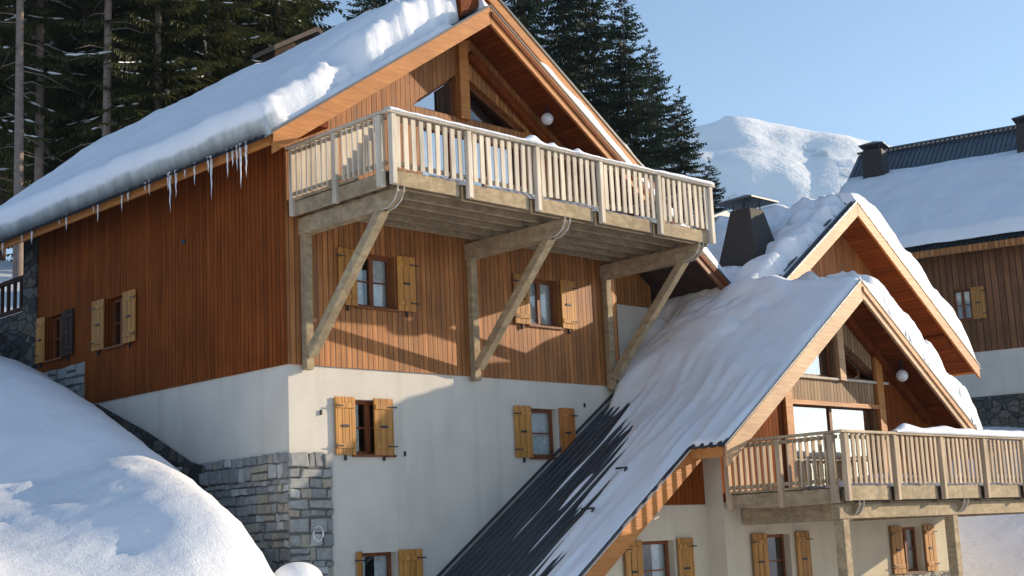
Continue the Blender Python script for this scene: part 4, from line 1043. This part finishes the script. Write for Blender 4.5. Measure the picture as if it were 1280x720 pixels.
n = len(rr); fs = [(i*n+j, i*n+j+1, (i+1)*n+j+1, (i+1)*n+j) for i in range(len(az)-1) for j in range(n-1)]
m = MB(); m.add(vs, fs); tag(m.build('mountain', M['mountain'], None, True), kind='structure')

# unseen hill added across the valley to bounce warm sunlight at the chalets
vs = []; aa = np.radians(np.linspace(118, 262, 90)); rr = np.linspace(150, 900, 40)
for a in aa:
    e = sst(math.radians(118), math.radians(140), a)*sst(math.radians(262), math.radians(240), a)
    for r in rr:
        x, y = r*math.cos(a), r*math.sin(a); t = (r-150)/750
        vs.append((x, y, -7+e*(80*sst(0, .75, t)-40*max(0, t-.7))+22*fb((x*.008, y*.008, 3), 5)*t))
n = len(rr); m = MB(); m.add(vs, [(i*n+j, i*n+j+1, (i+1)*n+j+1, (i+1)*n+j) for i in range(len(aa)-1) for j in range(n-1)])
tag(m.build('bounce_hill', M['mountain'], None, True), kind='structure')

HAZE = .00017
if HAZE:
    hm = bpy.data.materials.new('haze'); hm.use_nodes = True; hn = hm.node_tree; hn.nodes.clear()
    ho = hn.nodes.new('ShaderNodeOutputMaterial'); hv = hn.nodes.new('ShaderNodeVolumePrincipled'); hv.inputs['Density'].default_value = HAZE; hv.inputs['Color'].default_value = (.62, .82, 1, 1); hv.inputs['Anisotropy'].default_value = .2
    hn.links.new(hv.outputs[0], ho.inputs['Volume'])
    m = MB(); m.box((-1950, -1950, -160), (1950, 1950, 480)); tag(m.build('haze', hm), kind='stuff')

# ================================================================== LIGHT, SKY, CAMERA
L = Vector((2.24, -1.0, .665)).normalized()
EL = math.asin(L.z); AZ = math.atan2(L.x, L.y)
sun = bpy.data.lights.new('sun', 'SUN'); sun.energy = 5.0; sun.angle = R_(.53); sun.color = (1.0, .82, .60)
so = bpy.data.objects.new('sun', sun); COL.objects.link(so); so.location = (30, -20, 30); so.rotation_euler = L.to_track_quat('Z', 'Y').to_euler()
W = bpy.data.worlds.new('World'); S.world = W; W.use_nodes = True; nt = W.node_tree
sky = nt.nodes.new('ShaderNodeTexSky'); sky.sky_type = 'NISHITA'; sky.sun_disc = False; sky.sun_elevation = EL; sky.sun_rotation = AZ; sky.altitude = 1500; sky.air_density = 1.0; sky.dust_density = .4; sky.ozone_density = 1.5
bg = nt.nodes['Background']; nt.links.new(sky.outputs[0], bg.inputs[0]); bg.inputs[1].default_value = .15

cd = bpy.data.cameras.new('camera'); co = bpy.data.objects.new('camera', cd); COL.objects.link(co)
cd.sensor_width = 36; cd.lens = 36*F_PX/1280; cd.clip_start = .1; cd.clip_end = 9000
co.matrix_world = Matrix.Translation(CAM) @ ROT.to_4x4(); S.camera = co

S.view_settings.view_transform = 'Standard'; S.view_settings.look = 'None'; S.view_settings.exposure = .60; S.view_settings.gamma = 1; S.view_settings.use_curve_mapping = False
S.render.engine = 'CYCLES'; S.cycles.use_denoising = True; S.cycles.max_bounces = 7; S.cycles.diffuse_bounces = 4; S.cycles.transparent_max_bounces = 12; S.cycles.caustics_reflective = False; S.cycles.caustics_refractive = False
